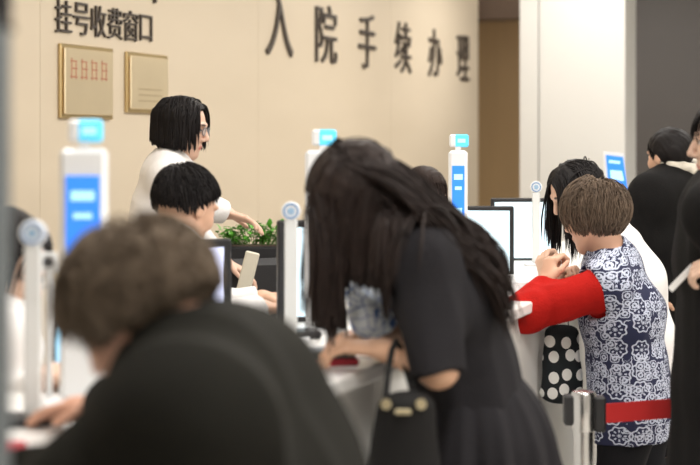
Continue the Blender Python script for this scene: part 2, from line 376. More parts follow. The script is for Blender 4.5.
class Person:
    def __init__(s, name_label, J, skin=(.60, .36, .25), h=.005, hs=1.0, feet=True, curl=.35, cat='person', group=None, base=None):
        s.J = J; s.hs = hs; f, l, u = frame_of(J['f'], J.get('up', (0, 0, 1))); s.f, s.l, s.u = f, l, u
        s.H = np.array(J['H']); s.lat = nrm(J['lat']); pts = [np.array(J[k]) for k in J if k not in ('f', 'up', 'lat', 'hL', 'hR', 'nL', 'nR', 'tL', 'tR')]
        pts += [np.array(J['WL'])+nrm(J['hL'])*.2, np.array(J['WR'])+nrm(J['hR'])*.2, s.H+u*.16, s.H+f*.14, s.H-f*.14, s.H+l*.1, s.H-l*.1]
        if feet: pts += [np.array(J['AL'])+nrm(J['toe'])*.22, np.array(J['AR'])+nrm(J['toe'])*.22]
        P = np.array(pts); s.lo = P.min(0)-.26; s.hi = P.max(0)+.22; s.lo[2] = max(s.lo[2], .0-.03)
        F = Field(s.lo, s.hi, h); s.h = h
        head_prims(F, s.H, f, l, u, hs)
        F.cap(s.H-f*.022-u*.06, J['N'], .052, .058, k=.03)
        s.torso(F, 0, True)
        s.arms(F, 0, 1, 1)
        for q in 'LR': hand_prims(F, J['W'+q], J['h'+q], J['n'+q], J['t'+q], curl=J.get('curl'+q, curl) if False else curl)
        s.legs(F, 0)
        v, q = F.mesh(); rel = (v-s.H)@np.array([f, l, u]).T/hs
        T = np.tile(np.array(skin), (len(v), 1))
        def paint(c, r, colr, soft=.004):
            d = np.linalg.norm((rel-np.array(c))/np.array(r), axis=1); m = np.clip((1.15-d)/.3, 0, 1)[:, None]; T[:] = T*(1-m)+np.array(colr)*m
        for qq in (-1, 1):
            paint((.088, .031*qq, .007), (.012, .0145, .0065), (.62, .58, .55)); paint((.090, .031*qq, .007), (.012, .0065, .0065), (.02, .012, .01))
            paint((.090, .031*qq, .0135), (.014, .017, .0028), (.05, .03, .025))
            paint((.090, .031*qq, .0315), (.022, .020, .0045), (.06, .04, .03))
        paint((.09, 0, -.0625), (.014, .022, .0095), (skin[0]*.85, skin[1]*.42, skin[2]*.45))
        o = link_mesh('person', v, q, M_SKIN, None, True, tint=T)
        # origin at the figure's base
        bz = min(J['AL'][2], J['AR'][2])-.08 if base is None else base; b = Vector(((J['AL'][0]+J['AR'][0])/2, (J['AL'][1]+J['AR'][1])/2, max(bz, 0)))
        b = RZ @ b; o.data.transform(Matrix.Translation(-b)); o.location = b
        tag(o, name_label, cat, group); s.o = o
    def torso(s, F, t, full, bulk=1.0, bottom=None, flat=False, ls=1.45):
        J = s.J; N, C, W, Pv = [np.array(J[k]) for k in ('N', 'C', 'W', 'Pv')]; SL, SR = np.array(J['SL']), np.array(J['SR']); lt = s.lat; r = lambda x: x*bulk+t
        top = (SL+SR)/2*.7+N*.3
        F.cap(N, SL, r(.052), r(.058), k=.04); F.cap(N, SR, r(.052), r(.058), k=.04)
        F.cap(top-(top-C)*.15, C, r(.088), r(.108), lat=lt, ls=ls, k=.05)
        if bottom is None:
            F.cap(C, W, r(.108), r(.092), lat=lt, ls=ls*.96, k=.05); F.cap(W, Pv, r(.092), r(.112), lat=lt, ls=ls, k=.05)
        else:
            F.cap(C, W, r(.108), r(.095), lat=lt, ls=ls*.98, k=.05)
            if bottom > 0:
                e = W+(Pv-W)*bottom; F.cap(W, e, r(.095), r(.095+.025*bottom), lat=lt, ls=ls, k=.04, flat=flat)
    def arms(s, F, t, L, R, k=.03, er=0):
        J = s.J
        for q, fr in (('L', L), ('R', R)):
            if fr <= 0: continue
            S, E, Wr = [np.array(J[x+q]) for x in 'SEW']
            if fr < .55:
                F.cap(S, S+(E-S)*fr*2, .056+t, .042+t, k=k, flat=True); continue
            F.cap(S, E, .054+t, .041+t, k=k)
            e = E+(Wr-E)*min(1, (fr-.5)*2); F.cap(E, e, .041+t+er, (.041-.015*min(1, (fr-.5)*2))+t, k=k, flat=fr < 1 or t > 0)
    def legs(s, F, t, upto=1.0):
        J = s.J
        for q in 'LR':
            Hp, K, A = [np.array(J[x+q]) for x in ('T', 'K', 'A')]
            F.cap(Hp, K, .082+t, .052+t, k=.04); F.cap(K, K+(A-K)*.35, .052+t, .052+t, k=.02); F.cap(K+(A-K)*.35, A, .052+t, .034+t, k=.02, flat=t > 0)
            if t == 0:
                toe = nrm(J['toe']); F.cap(A-np.array((0, 0, .045))-toe*.03, A-np.array((0, 0, .055))+toe*.14, .032, .025, k=.02)
    def cloth(s, name, m, fn, noise=None, h=None, uvc=None, label=None):
        F = Field(s.lo, s.hi, h or s.h); fn(F)
        if noise: F.displace(noise)
        v, q = F.mesh(); uv = None
        if uvc is not None:
            c = np.array(s.J['C']); a = np.arctan2(v[:, 1]-c[1], v[:, 0]-c[0]); a = np.mod(a-uvc, 2*np.pi); uv = np.stack([a*.17, v[:, 2]], -1)
        o = link_mesh(name, v, q, m, s.o, True, uv=uv)
        if label: o['label'] = label
        return o
    def shoes(s, m=None):
        for q in 'LR':
            A = np.array(s.J['A'+q]); toe = nrm(s.J['toe']); lo = A-.26; lo[2] = -.02; F = Field(lo, A+.26, .006)
            F.cap(A-np.array((0, 0, .042))-toe*.035, A-np.array((0, 0, .048))+toe*.15, .042, .034, k=.02)
            F.cap(A+np.array((0, 0, .0)), A-np.array((0, 0, .04)), .044, .044, k=.02, flata=True)
            F.custom(lo, A+.26, lambda X: X[..., 2]-0.004, k=0, op='s') if False else None
            v, qd = F.mesh(); v[:, 2] = np.maximum(v[:, 2], 0.0); link_mesh('shoe', v, qd, m or M_SHOE, s.o, True)
    # -- hair
    def hair(s, m, n=900, length=(.05, .08), grav=.0, part=False, curl=.0, r=.0022, off=(.03, .12), region=None, steps=14, thick=.012, seed=1, bodies=(), up_shift=0, label=None, crown=(-.45, 0, .9), base_sub=None, wave=0, back=0, fwd_push=0.0, spread=.15, gf=None, stick=-.05, front=.3, guides=None, trim=None, trimfn=None):
        R = np.random.RandomState(seed); f, l, u, hs = s.f, s.l, s.u, s.hs; A = np.array([f, l, u])
        c = s.H+(-f*.012+u*.028)*hs; rad = np.array((.100, .080, .091))*hs
        g = gf or scalp_g
        # base shell
        lo = c-.2; F = Field(lo, c+.2, .005); rt = rad+thick
        def shell(X):
            P = ((X-c)@A.T); k0 = np.linalg.norm(P/rt, axis=-1); k1 = np.linalg.norm(P/(rt*rt), axis=-1)+1e-9; d = k0*(k0-1)/k1
            q = P/rad; nq = np.linalg.norm(q, axis=-1)+1e-9; return np.maximum(d, (g(q[..., 0]/nq)-q[..., 2]/nq)*.075)
        F.custom(lo, c+.2, shell)
        if base_sub: base_sub(F, c, A, rad)
        F.displace(fold_noise(140, .0025, seed+5, .5)); v, q = F.mesh(); V0, F0 = [v], [q]; nv = len(v)
        # strands
        D = R.normal(size=(n*3, 3)); D /= np.linalg.norm(D, axis=1)[:, None]; D = D[D[:, 2] > g(D[:, 0])+.0]
        D = D[:n]; n = len(D); G = np.array([0, 0, -1.0])
        P = c+(D*rad*1.01)@A
        if part:
            T = np.zeros_like(D); T[:, 1] = np.sign(D[:, 1]+1e-6)*(1.0-.75*np.abs(D[:, 1])); T[:, 2] = -.3; T[:, 0] = np.where(D[:, 0] > .15, front, -back)+R.normal(size=n)*.06
        else: T = D-np.array(crown)*1.0; T[:, 0] += fwd_push
        N_ = D/rad; N_ /= np.linalg.norm(N_, axis=1)[:, None]; T -= N_*np.sum(T*N_, 1)[:, None]; T /= np.linalg.norm(T, axis=1)[:, None]+1e-9
        dirw = T@A; offs = R.uniform(off[0], off[1], n); Ln = R.uniform(length[0], length[1], n); st = Ln/steps
        trn = R.normal(size=n)*.004; ph = R.rand(n)*6.28; ax1 = nrm(G) ; path = [P.copy()]
        for i in range(steps):
            gr = grav*(.25+.75*min(1, i/(steps*.3)))
            dirw = dirw+gr*G+R.normal(size=(n, 3))*spread*.25
            dirw /= np.linalg.norm(dirw, axis=1)[:, None]
            stp = dirw.copy()
            if curl:
                s1 = np.cross(dirw, G); s1 /= np.linalg.norm(s1, axis=1)[:, None]+1e-9; a_ = ph+i*1.1; stp = stp+curl*(s1*np.cos(a_)[:, None]+np.cross(dirw, s1)*np.sin(a_)[:, None])
            if wave:
                s1 = np.cross(dirw, np.array((f+l)*.7)); stp = stp+wave*s1*np.sin(ph*.15+i*.55)[:, None]
            P0_ = P.copy(); P = P+stp*st[:, None]
            q_ = ((P-c)@A.T)/rad; nn = np.linalg.norm(q_, axis=1); nr = (q_/rad)@A; nr /= np.linalg.norm(nr, axis=1)[:, None]
            m_ = (nn < 1.75) & (nr[:, 2] > stick); tg_ = 1+offs*min(1, .35+i/(steps*.35)); m_ &= nn > tg_
            if m_.any():
                P[m_] = c+((q_[m_]/nn[m_][:, None]*tg_[m_][:, None])*rad)@A; dd = dirw[m_]; dot = np.maximum(np.sum(dd*nr[m_], 1), 0); dirw[m_] = dd-nr[m_]*dot[:, None]
            for (bc, bA, br, o_) in [(c, A, rad, 1)]+list(bodies):
                q_ = ((P-bc)@bA.T)/br; nn = np.linalg.norm(q_, axis=1); tgt = 1+(offs if o_ == 1 else offs*.35)*min(1, .35+i/(steps*.35)); m_ = nn < tgt
                if m_.any():
                    q2 = q_[m_]/nn[m_][:, None]*tgt[m_][:, None]; P2 = bc+(q2*br)@bA
                    nr = ((q_[m_]/br)@bA); nr /= np.linalg.norm(nr, axis=1)[:, None]; dd = dirw[m_]; dot = np.sum(dd*nr, 1); dot = np.minimum(dot, 0)
                    dirw[m_] = dd-nr*dot[:, None]; P[m_] = P2
            if trim is not None or trimfn is not None:
                cut = ((P-s.H)@u < trim+trn) if trimfn is None else trimfn(P, trn)
                if trimfn is None: cut |= ((P-s.H)@f > .066) & ((P-s.H)@u < .050) & (np.abs((P-s.H)@l) < .060)
                P[cut] = P0_[cut]+(P[cut]-P0_[cut])*.02
            path.append(P.copy())
        if guides is not None:
            gp = guides(R, steps+1); path = np.concatenate([np.stack(path, 1), gp], 0); n = len(path)
        else: path = np.stack(path, 1)
        pass; path = path                    # n, steps+1, 3
        tg = np.gradient(path, axis=1); tg /= np.linalg.norm(tg, axis=2)[..., None]+1e-9
        nx = np.cross(tg, np.array((.3, .5, .81))); nx /= np.linalg.norm(nx, axis=2)[..., None]+1e-9; ny = np.cross(tg, nx)
        rr = r*R.uniform(.6, 1.5, n)[:, None]*np.concatenate([np.ones(steps-3), [.8, .55, .25, .05]])[None, :steps+1]
        rings = np.stack([path+(nx*math.cos(a)+ny*math.sin(a))*rr[..., None] for a in (0, 2.09, 4.19)], 2)   # n,S,3,3
        S_ = steps+1; base = np.arange(n)[:, None]*S_*3+np.arange(steps)[None]*3; fs = []
        for k in range(3):
            k2 = (k+1) % 3; fs.append(np.stack([base+k, base+k2, base+3+k2, base+3+k], -1).reshape(-1, 4))
        V0.append(rings.reshape(-1, 3)); F0.append(np.vstack(fs)+nv)
        vv = np.vstack(V0); ff = np.vstack(F0); vv[:, 2] = np.maximum(vv[:, 2], .02)
        o = link_mesh('hair', vv, ff, m, s.o, True)
        if label: o['label'] = label
        return o
    def glasses(s):
        g = MB(); p = lambda a, b, c: Vector(s.H+(s.f*a+s.l*b+s.u*c)*s.hs)
        for q in (-1, 1):
            ring = [p(.100-.004*abs(math.cos(a)), .031*q+.023*math.cos(a), .006+.016*math.sin(a)) for a in [i*math.pi/9 for i in range(19)]]
            g.tube(ring, .0018, 6, cap=False); g.tube([p(.097, .054*q, .010), p(.05, .074*q, .010), p(.0, .084*q, .006), p(-.02, .082*q, -.012)], .0018, 6)
        g.tube([p(.102, -.009, .010), p(.105, 0, .012), p(.102, .009, .010)], .0016, 6)
        o = g.build('glasses', M_DGREY, s.o, True)
        for q in (-1, 1): link = MB().lathe(p(.0985, .031*q, .006), [(.0205, -.0006), (.0205, .0006)], 20, s.f).build('lens', M_LENS, None); link.parent = o
        return o
def standing_legs(J, fwd, x0=None, sep=.095, toe=None, bend=0):
    Pv = np.array(J['Pv']); lt = nrm((J['lat'][0], J['lat'][1], 0)); fw = nrm((fwd[0], fwd[1], 0))
    x = np.array(x0) if x0 is not None else Pv-fw*.02
    for q, sg in (('L', 1), ('R', -1)):
        J['T'+q] = Pv+lt*sg*sep-np.array((0, 0, .04)); J['A'+q] = np.array((x[0], x[1], .088))+lt*sg*(sep+.01)
        J['K'+q] = (J['T'+q]*.48+J['A'+q]*.52)+fw*(.03+bend)
    J['toe'] = toe if toe is not None else fw; return J
def seated_legs(J, fwd, sep=.10):
    Pv = np.array(J['Pv']); lt = nrm((J['lat'][0], J['lat'][1], 0)); fw = nrm((fwd[0], fwd[1], 0))
    for q, sg in (('L', 1), ('R', -1)):
        J['T'+q] = Pv+lt*sg*sep-np.array((0, 0, .03)); J['K'+q] = J['T'+q]+fw*.42+lt*sg*.03; J['K'+q][2] = .50
        J['A'+q] = np.array((J['K'+q][0], J['K'+q][1], .088))+fw*.02
    J['toe'] = fw; return J
def mid(a, b, t): return np.array(a)*(1-t)+np.array(b)*t
A_ = lambda px, row, y: np.array(at(px, row, y))

# ------------------------------------------------------------------ the setting
floor = MB().box((0, 9, -.05), (26, 30, .1)).build('floor', M_FLOOR); struct(floor)
ceil = MB().box((0, 9, 3.25), (26, 30, .1)).build('ceiling', M_CEIL); struct(ceil)
WV = -3.881
def bb(u0, u1, v0, v1, z0, z1, mb=None, bev=0): return (mb or MB()).box(B((u0+u1)/2, (v0+v1)/2, (z0+z1)/2), (abs(u1-u0), abs(v1-v0), z1-z0), U, -V, (0, 0, 1), bev)
WEND = 12.9
wl = MB()
# lettered wall, clad in panels with narrow gaps
u = -2.0; joints = [7.13-.005-2.44*3, 7.13-.005-2.44*2, 7.13-2.44, 7.13, 9.57, 12.01]
WU = lambda px: (lambda y: (0.354*y-4.116)*U.x+y*U.y)(6791/(934-px))
j0 = WU(40); js = [j0-3.05*2, j0-3.05, j0, j0+2.6, j0+5.2, WU(478)]
prev = -2.5
for j in js:
    bb(prev+.0015, j-.0015, WV-.02, WV, 0, 3.2, wl)
    prev = j
bb(-2.5, js[-1], WV-.2, WV-.02, 0, 3.2, wl)
struct(wl.build('wall_left', M_WALL))
wf = MB(); bb(js[-1], 18.6, WV-.2, WV+.0, 0, 3.2, wf) if False else None
# recess behind the end of the wall
struct(bb(js[-1]+3.2, js[-1]+3.4, -5.2, -2.2, 0, 3.2).build('wall_back', M_BROWNWALL))
struct(bb(js[-1]+.02, js[-1]+3.2, WV-1.2, WV-1.0, 0, 3.2).build('wall_recess', M_BROWNWALL))
struct(bb(js[-1]+.1, js[-1]+.5, -5.0, -2.9, 2.55, 3.2).build('trim_1', M_DARKTRIM))
# white clad column
pu0 = 11.55
col = MB(); bb(pu0, pu0+.45, -2.80, -2.667, 0, 3.2, col); bb(pu0, pu0+.45, -2.655, -2.045, 0, 3.2, col); bb(pu0+.03, pu0+.42, -2.70, -2.6, 0, 3.2, col)
struct(col.build('wall_column', M_PILLAR))
gw = MB(); bb(15.0, 15.2, -3.0, 4.5, 0, 3.2, gw); struct(gw.build('wall_grey', M_GREYWALL))
struct(bb(-2.5, 15.0, 4.3, 4.5, 0, 3.2).build('wall_right', M_CEIL))
struct(bb(-2.6, -2.5, WV-.2, 4.5, 0, 3.2).build('wall_front', M_CEIL))
# near pillar at the left edge
npil = MB().box((-.452, 1.92, 1.6), (.11, .05, 3.2), bev=.012).build('wall_pillar', M_NEARPIL); struct(npil)
hk = MB().box(at(4, 6, 1.87), (.016, .02, .05), bev=.004); hk.tube([at(5, 14, 1.86), at(8, 24, 1.85), at(12, 29, 1.84)], .004, 8)
hk.box(at(1, 4, 1.875), (.016, .02, .03), bev=.003); tag(hk.build('wall_bracket', M_BLACKP), 'small black bracket on the blurred grey pillar at the left edge', 'bracket')

# counter
CT = .915
desk = empty('service_counter', B(5, -1.55, 0), 'long white service counter running past every window, staff on its left', 'counter')
ct = MB(); bb(.9, 13.5, -1.86, -1.255, CT-.04, CT, ct, .006); ct.build('countertop', M_COUNTER, desk)
fp = MB(); u = .95
while u < 13.4: bb(u+.003, min(u+1.44, 13.45)-.003, -1.34, -1.30, .10, CT-.042, fp, .003); u += 1.44
bb(.95, 13.45, -1.42, -1.34, .0, CT-.042, fp); fp.build('front_panel', M_PANEL, desk)
bb(.95, 13.45, -1.36, -1.345, 0, .095).build('plinth', M_DGREY, desk)
bb(.95, 13.45, -1.86, -1.83, 0, CT-.042).build('back_panel', M_PANEL, desk)
sd = empty('staff_desk', B(5, -2.1, 0), 'lower grey staff desk behind the white counter', 'desk')
bb(1.0, 11.5, -2.09, -1.87, .71, .74, None, .004).build('desktop', M_DESK, sd)
for uu in (1.1, 3.2, 5.3, 7.4, 9.5, 11.4): bb(uu, uu+.03, -2.06, -1.9, 0, .709).build('leg', M_DESK, sd)

# characters on the wall
def glyph(ch, em, depth):
    cu = bpy.data.curves.new('g', 'FONT'); cu.body = ch; cu.size = em; cu.extrude = depth/2; cu.align_x = 'CENTER'; cu.align_y = 'CENTER'; cu.offset = -em*.004
    o = bpy.data.objects.new('g', cu); COL.objects.link(o); dg = bpy.context.evaluated_depsgraph_get(); dg.update()
    me = bpy.data.meshes.new_from_object(o.evaluated_get(dg)); bpy.data.objects.remove(o); return me
R_WALL = Matrix((( U.x, 0, V.x, 0), (U.y, 0, V.y, 0), (0, 1, 0, 0), (0, 0, 0, 1)))
def put_char(ch, u, z, h, wd, depth, label, group):
    me = glyph(ch, 1.0, .001); co = np.zeros(len(me.vertices)*3); me.vertices.foreach_get('co', co); co = co.reshape(-1, 3)
    mn, mx = co.min(0), co.max(0); c = (mn+mx)/2; sx = wd/(mx[0]-mn[0]); sy = h/(mx[1]-mn[1])
    co = (co-c)*np.array((sx, sy, depth/max(1e-6, mx[2]-mn[2]))); me.vertices.foreach_set('co', co.ravel()); me.update()
    me.materials.append(M_SIGN); o = bpy.data.objects.new('wall_character', me); COL.objects.link(o)
    o.matrix_world = RZ @ Matrix.Translation(B(u, WV+depth/2+.001, z)) @ R_WALL; tag(o, label, 'sign lettering', group)
for ch, px, wd, lab in (('入', 278, .44, 'first and leftmost large character of the high wall sign'), ('院', 325, .40, 'second large character of the high wall sign'),
                       ('手', 366, .37, 'third large character of the high wall sign, three bars and a hook'), ('续', 402, .39, 'fourth large character of the high wall sign'),
                       ('办', 434, .37, 'fifth large character of the high wall sign'), ('理', 462, .38, 'last large character of the sign, nearest the brown recess')):
    hh = .39; put_char(ch, WU(px), 2.165+(.03 if ch == '入' else 0), hh+(.05 if ch == '入' else 0), wd, .016, 'dark '+lab, 'large characters on the beige wall')
U52, U152 = WU(53), WU(152)
for i, ch in enumerate('挂号收费窗口'):
    uu = U52+(i+.5)*(U152-U52)/6
    put_char(ch, uu, 2.033, .155 if ch != '口' else .135, .155 if ch != '口' else .135, .012, ['leftmost', 'second', 'third', 'fourth', 'fifth', 'rightmost'][i]+' small dark character in the line above the gold plaques', 'small characters above the plaques')
put_char('。', WU(153.5), 2.185, .03, .03, .012, 'tiny dark mark above the right end of the small characters', None)

def plaque(px0, px1, z0, z1, label, red):
    u0, u1 = WU(px0), WU(px1); e = empty('wall_plaque', B((u0+u1)/2, WV, z0), label, 'plaque')
    bb(u0, u1, WV+.001, WV+.018, z0, z1, None, .004).build('plaque_frame', M_GOLDRIM, e)
    bb(u0+.02, u1-.02, WV+.018, WV+.030, z0+.018, z1-.018, None, .008).build('plate', M_GOLD, e)
    mk = MB()
    if red:
        for i in range(4):
            cu = u0+.10+i*(u1-u0-.16)/3.6
            for (a, b, ww, hh) in ((0, .035, .06, .006), (.01, .0, .05, .006), (0, -.04, .07, .006), (-.02, 0, .007, .10), (.022, -.01, .007, .08)):
                bb(cu+a-ww/2, cu+a+ww/2, WV+.0302, WV+.0315, z1-.115+b-hh/2, z1-.115+b+hh/2, mk)
        mk.build('engraving', M_REDPAINT, e)
    else:
        for k in range(3): bb(u0+.10, u1-.10, WV+.0302, WV+.0312, z0+.06+k*.03, z0+.064+k*.03, mk)
        mk.build('engraving', M_GOLDRIM, e)
plaque(57.5, 110, 1.553, 1.905, 'left gold wall plaque with a row of red engraved marks', True)
plaque(124, 165, 1.590, 1.900, 'right shiny gold wall plaque without red marks, above the standing woman', False)

# sign towers on the counter
def tower(px, y, top_row, wd, yaw, label, sc_w=.068, face=None, z0=CT, badge=True):
    p = at(px, top_row, y); e = empty('sign_tower', (p.x, p.y, z0), label, 'sign tower', 'white sign towers along the counter'); H = p.z-z0
    a = math.radians(yaw); ax = Vector((math.cos(a), math.sin(a), 0)); ay = Vector((-math.sin(a), math.cos(a), 0)); c = Vector((p.x, p.y, 0)); k = Vector((0, 0, 1))
    hb = H-.058
    MB().box(c+k*(z0+.008), (wd+.05, .09, .016), ax, ay, k, .004).build('base', M_WHITEP, e)
    MB().box(c+k*(z0+.016+(hb-.016)/2), (wd, .028, hb-.016), ax, ay, k, .010).build('body', M_WHITEP, e)
    s = MB().box(c-ay*.0155+k*(z0+hb-.17), (sc_w, .004, .23), ax, ay, k, .001).build('screen', M_BLUE, e)
    for dz, ww, hh in ((-.075, .7, .020), (-.115, .55, .012), (-.2, .6, .03), (-.24, .5, .010)):
        mk2 = MB().box(c-ay*.018+k*(z0+hb+dz-.02), (sc_w*ww, .0012, hh), ax, ay, k).build('screen_mark', M_PALE, None); mk2.parent = s
    if badge:
        MB().box(c+k*(z0+hb+.006), (.02, .012, .014), ax, ay, k).build('badge_stem', M_WHITEP, e)
        MB().box(c-ax*.018+k*(z0+hb+.034), (.026, .018, .046), ax, ay, k, .006).build('badge_end', M_WHITEP, e)
        MB().box(c+ax*.012+k*(z0+hb+.034), (.052, .018, .046), ax, ay, k, .006).build('badge', M_CYAN, e)
        MB().box(c+ax*.012-ay*.0096+k*(z0+hb+.034), (.028, .0012, .014), ax, ay, k, .0004).build('badge_mark', M_PALE, e)
tower(84, 3.30, 119, .096, 0, 'nearest and largest white sign tower with blue screen, below the left plaque', .068)
tower(323, 4.58, 129, .10, 0, 'white sign tower half hidden behind the long dark hair of the leaning woman')
tower(458, 5.89, 134, .068, 0, 'slim white sign tower with blue screen, right of the leaning woman', .044)
tower(578, 7.25, 150, .21, 0, 'broad plain white sign tower against the column, above the black-haired woman', .0001, badge=False) if False else None
# blue information board near the column
eb = at(617, 152, 8.5); eb.z = CT; e = empty('sign_board', eb, 'blue and white upright board in front of the column, right of the black-haired woman', 'sign board')
def prism(name, poly, y, th, m, parent):
    vs = [Vector(at(px, r, y)) for px, r in poly]; n = len(vs); bk = [v_+Vector((0, th, 0)) for v_ in vs]
    return link_mesh(name, vs+bk, [list(range(n))[::-1], [n+i for i in range(n)]]+[[i, (i+1) % n, n+(i+1) % n, n+i] for i in range(n)], m, parent)
prism('panel', [(603, 151), (624, 153), (632, 244), (610, 244)], 8.5, .012, M_WHITEP, e)
prism('blue_face', [(606, 155), (623, 157), (628, 193), (609, 191)], 8.496, .003, M_BLUE, e)
prism('face_marks', [(610, 170), (622, 171), (624, 181), (611, 180)], 8.4945, .001, M_PALE, e)
prism('face_marks', [(609, 160), (620, 161), (620, 164), (609, 163)], 8.4945, .001, M_PALE, e)
MB().box((eb.x+.03, 8.52, CT+.006), (.16, .10, .012), bev=.003).build('base', M_WHITEP, e)

def round_post(px, y, row, label):
    p = at(px, row, y); e = empty('round_sign_post', (p.x, p.y, CT), label, 'sign post', 'round sign posts along the counter'); r = .0255; f = (0, -1, 0)
    MB().box((p.x, p.y, CT+.006), (.10, .07, .012), bev=.003).build('base', M_WHITEP, e)
    MB().box((p.x, p.y, (CT+.012+p.z-r*.9)/2), (.034, .012, p.z-r*.9-CT-.012), bev=.004).build('stem', M_ACRYL, e)
    MB().lathe(p, [(r*.9, -.008), (r, -.006), (r, .006), (r*.9, .008)], 32, f).build('disc', M_WHITEP, e, True)
    rg = MB(); n = 40; rg.tube([p+Vector((math.cos(a)*r*.72, -.0085, math.sin(a)*r*.72)) for a in [i*2*math.pi/n for i in range(n+1)]], .0022, 6, cap=False); rg.build('ring', MATS['sign blue'], e, True)
    g = MB().lathe(p, [(r*.42, .008), (r*.42, .0095)], 6, f); g.build('emblem', MATS['sign light blue'], e)
mat('sign blue', (.10, .25, .50), .4, vary=.05); mat('sign light blue', (.30, .45, .62), .4, vary=.05)
round_post(33, 3.11, 233, 'nearest round sign post, blue ring on a pale post at the far left')
round_post(291, 4.36, 211, 'round sign post beside the black monitor edge left of the long-haired woman')
round_post(536, 7.03, 187, 'farthest round sign post, in front of the hands of the older woman in red')

cr = at(49, 262, 3.36); e = empty('card_reader', (cr.x, cr.y, CT), 'small square white reader on a thin stem left of the nearest sign tower', 'card reader')
MB().box((cr.x, cr.y, CT+.006), (.07, .06, .012), bev=.003).build('base', M_WHITEP, e)
MB().box((cr.x, cr.y, (CT+.012+cr.z-.02)/2), (.012, .012, cr.z-.02-CT-.012), bev=.002).build('stem', M_WHITEP, e)
MB().box(cr, (.036, .014, .040), bev=.004).build('head', M_WHITEP, e)
MB().lathe(cr+Vector((0, -.007, 0)), [(.011, 0), (.011, .0015)], 20, (0, -1, 0)).build('dial', M_DGREY, e)
# monitors
def monitor(px, row, y, w_, h_, yaw, label, scr=M_SCREEN, bez=.017, inner=True, z0=.74):
    top = at(px, row, y); e = empty('computer_monitor', (top.x, top.y, z0), label, 'monitor', 'computer monitors on the counter')
    a = math.radians(yaw); ax = Vector((math.cos(a), math.sin(a), 0)); ay = Vector((-math.sin(a), math.cos(a), 0)); k = Vector((0, 0, 1)); c = Vector((top.x, top.y, top.z-h_/2))
    MB().box(c, (w_, .028, h_), ax, ay, k, .005).build('casing', M_BLACKP, e)
    s = MB().box(c-ay*.0145+k*.003, (w_-bez*2, .003, h_-bez*2-.008), ax, ay, k).build('screen', scr, e)
    if inner:
        ww = MB().box(c-ay*.0165+ax*w_*.18-k*h_*.22, (w_*.28, .001, h_*.18), ax, ay, k).build('window_area', M_SCREENB, None); ww.parent = s
    MB().box(c+ay*.035-k*h_*.1, (w_*.5, .045, h_*.55), ax, ay, k, .015).build('rear_housing', M_BLACKP, e)
    b0 = c.z-h_*.3
    MB().box(Vector((c.x, c.y, 0))+ay*.07+k*((b0+z0)/2), (.06, .025, b0-z0), ax, ay, k, .006).build('stand', M_BLACKP, e)
    MB().box(Vector((c.x, c.y, 0))+ay*.06+k*(z0+.007), (min(.22, w_*.75), .13, .014), ax, ay, k, .006).build('base', M_BLACKP, e)
monitor(176, 239, 4.62, .31, .25, 8, 'black monitor with a lilac lit screen in front of the seated man in white', M_SCREENL, bez=.022, inner=False)
monitor(303, 220, 4.86, .155, .31, 14, 'black monitor seen at an angle left of the long-haired woman, near the plant', M_SCREEN, inner=False, bez=.020, z0=CT)
monitor(480, 206, 6.6, .27, .285, -6, 'black-framed monitor right of the slim tower, nearer of the two', M_SCREEN, z0=CT)
monitor(523, 198, 7.35, .29, .29, 2, 'farther black monitor with a blank pale screen, beside the farthest round post', M_SCREEN, inner=False, z0=CT)
monitor(72, 310, 3.72, .10, .13, 25, 'small black display with a teal screen behind the nearest round post', M_SCREENB, inner=False, bez=.009, z0=CT)

# office items behind the counter
cl = at(262, 500, 6.6); cl.z = 0; e = empty('office_chair', cl, 'black office chair with a pale slanted frame below the green plant', 'chair')
def chair(e, loc, yaw, blk=M_BLACKP, back_h=.50):
    c = Vector(loc); a = math.radians(yaw); ax = Vector((math.cos(a), math.sin(a), 0)); ay = Vector((-math.sin(a), math.cos(a), 0)); k = Vector((0, 0, 1))
    MB().box(c+k*.45, (.46, .46, .08), ax, ay, k, .03).build('seat', blk, e)
    MB().box(c-ay*.23+k*(.58+back_h/2), (.42, .06, back_h), ax, ay, k, .028).build('backrest', blk, e)
    MB().tube([c+k*.42, c+k*.08], .025).build('column', M_CHROME, e)
    for i in range(5):
        b = i*2*math.pi/5; d = ax*math.cos(b)+ay*math.sin(b)
        lg = MB().tube([c+k*.10+d*.02, c+k*.075+d*.27], [.025, .015]).build('leg', M_DGREY, e)
        wh = MB().lathe(c+d*.27+k*.028-d.cross(k)*.015, [(.028, 0), (.028, .03)], 14, d.cross(k)); cs = wh.build('caster', M_BLACKP, None); cs.parent = lg
    MB().box(c-ay*.21+k*.53, (.06, .03, .16), ax, ay, k, .008).build('back_bracket', M_DGREY, e)
    for sg in (-1, 1):
        MB().tube([c+ax*sg*.25+k*.44, c+ax*sg*.27+k*.64, c+ax*sg*.27-ay*.12+k*.66], .014).build('armrest', M_DGREY, e)
# the seen chair beside the seated man
chair(e, cl, 200, back_h=.38)
prism_o = MB(); p0, p1 = at(253, 252, 6.34), at(243, 292, 6.34); prism_o.box((p0+p1)/2, (.045, .012, (p0-p1).length), None, (0, 1, 0), (p0-p1), .004) if False else None
d_ = (p0-p1).normalized(); MB().box((p0+p1)/2, (.055, .02, (p0-p1).length), d_.cross(Vector((0, 1, 0))), (0, 1, 0), d_, .005).build('slanted_frame', M_BEIGEP, e)

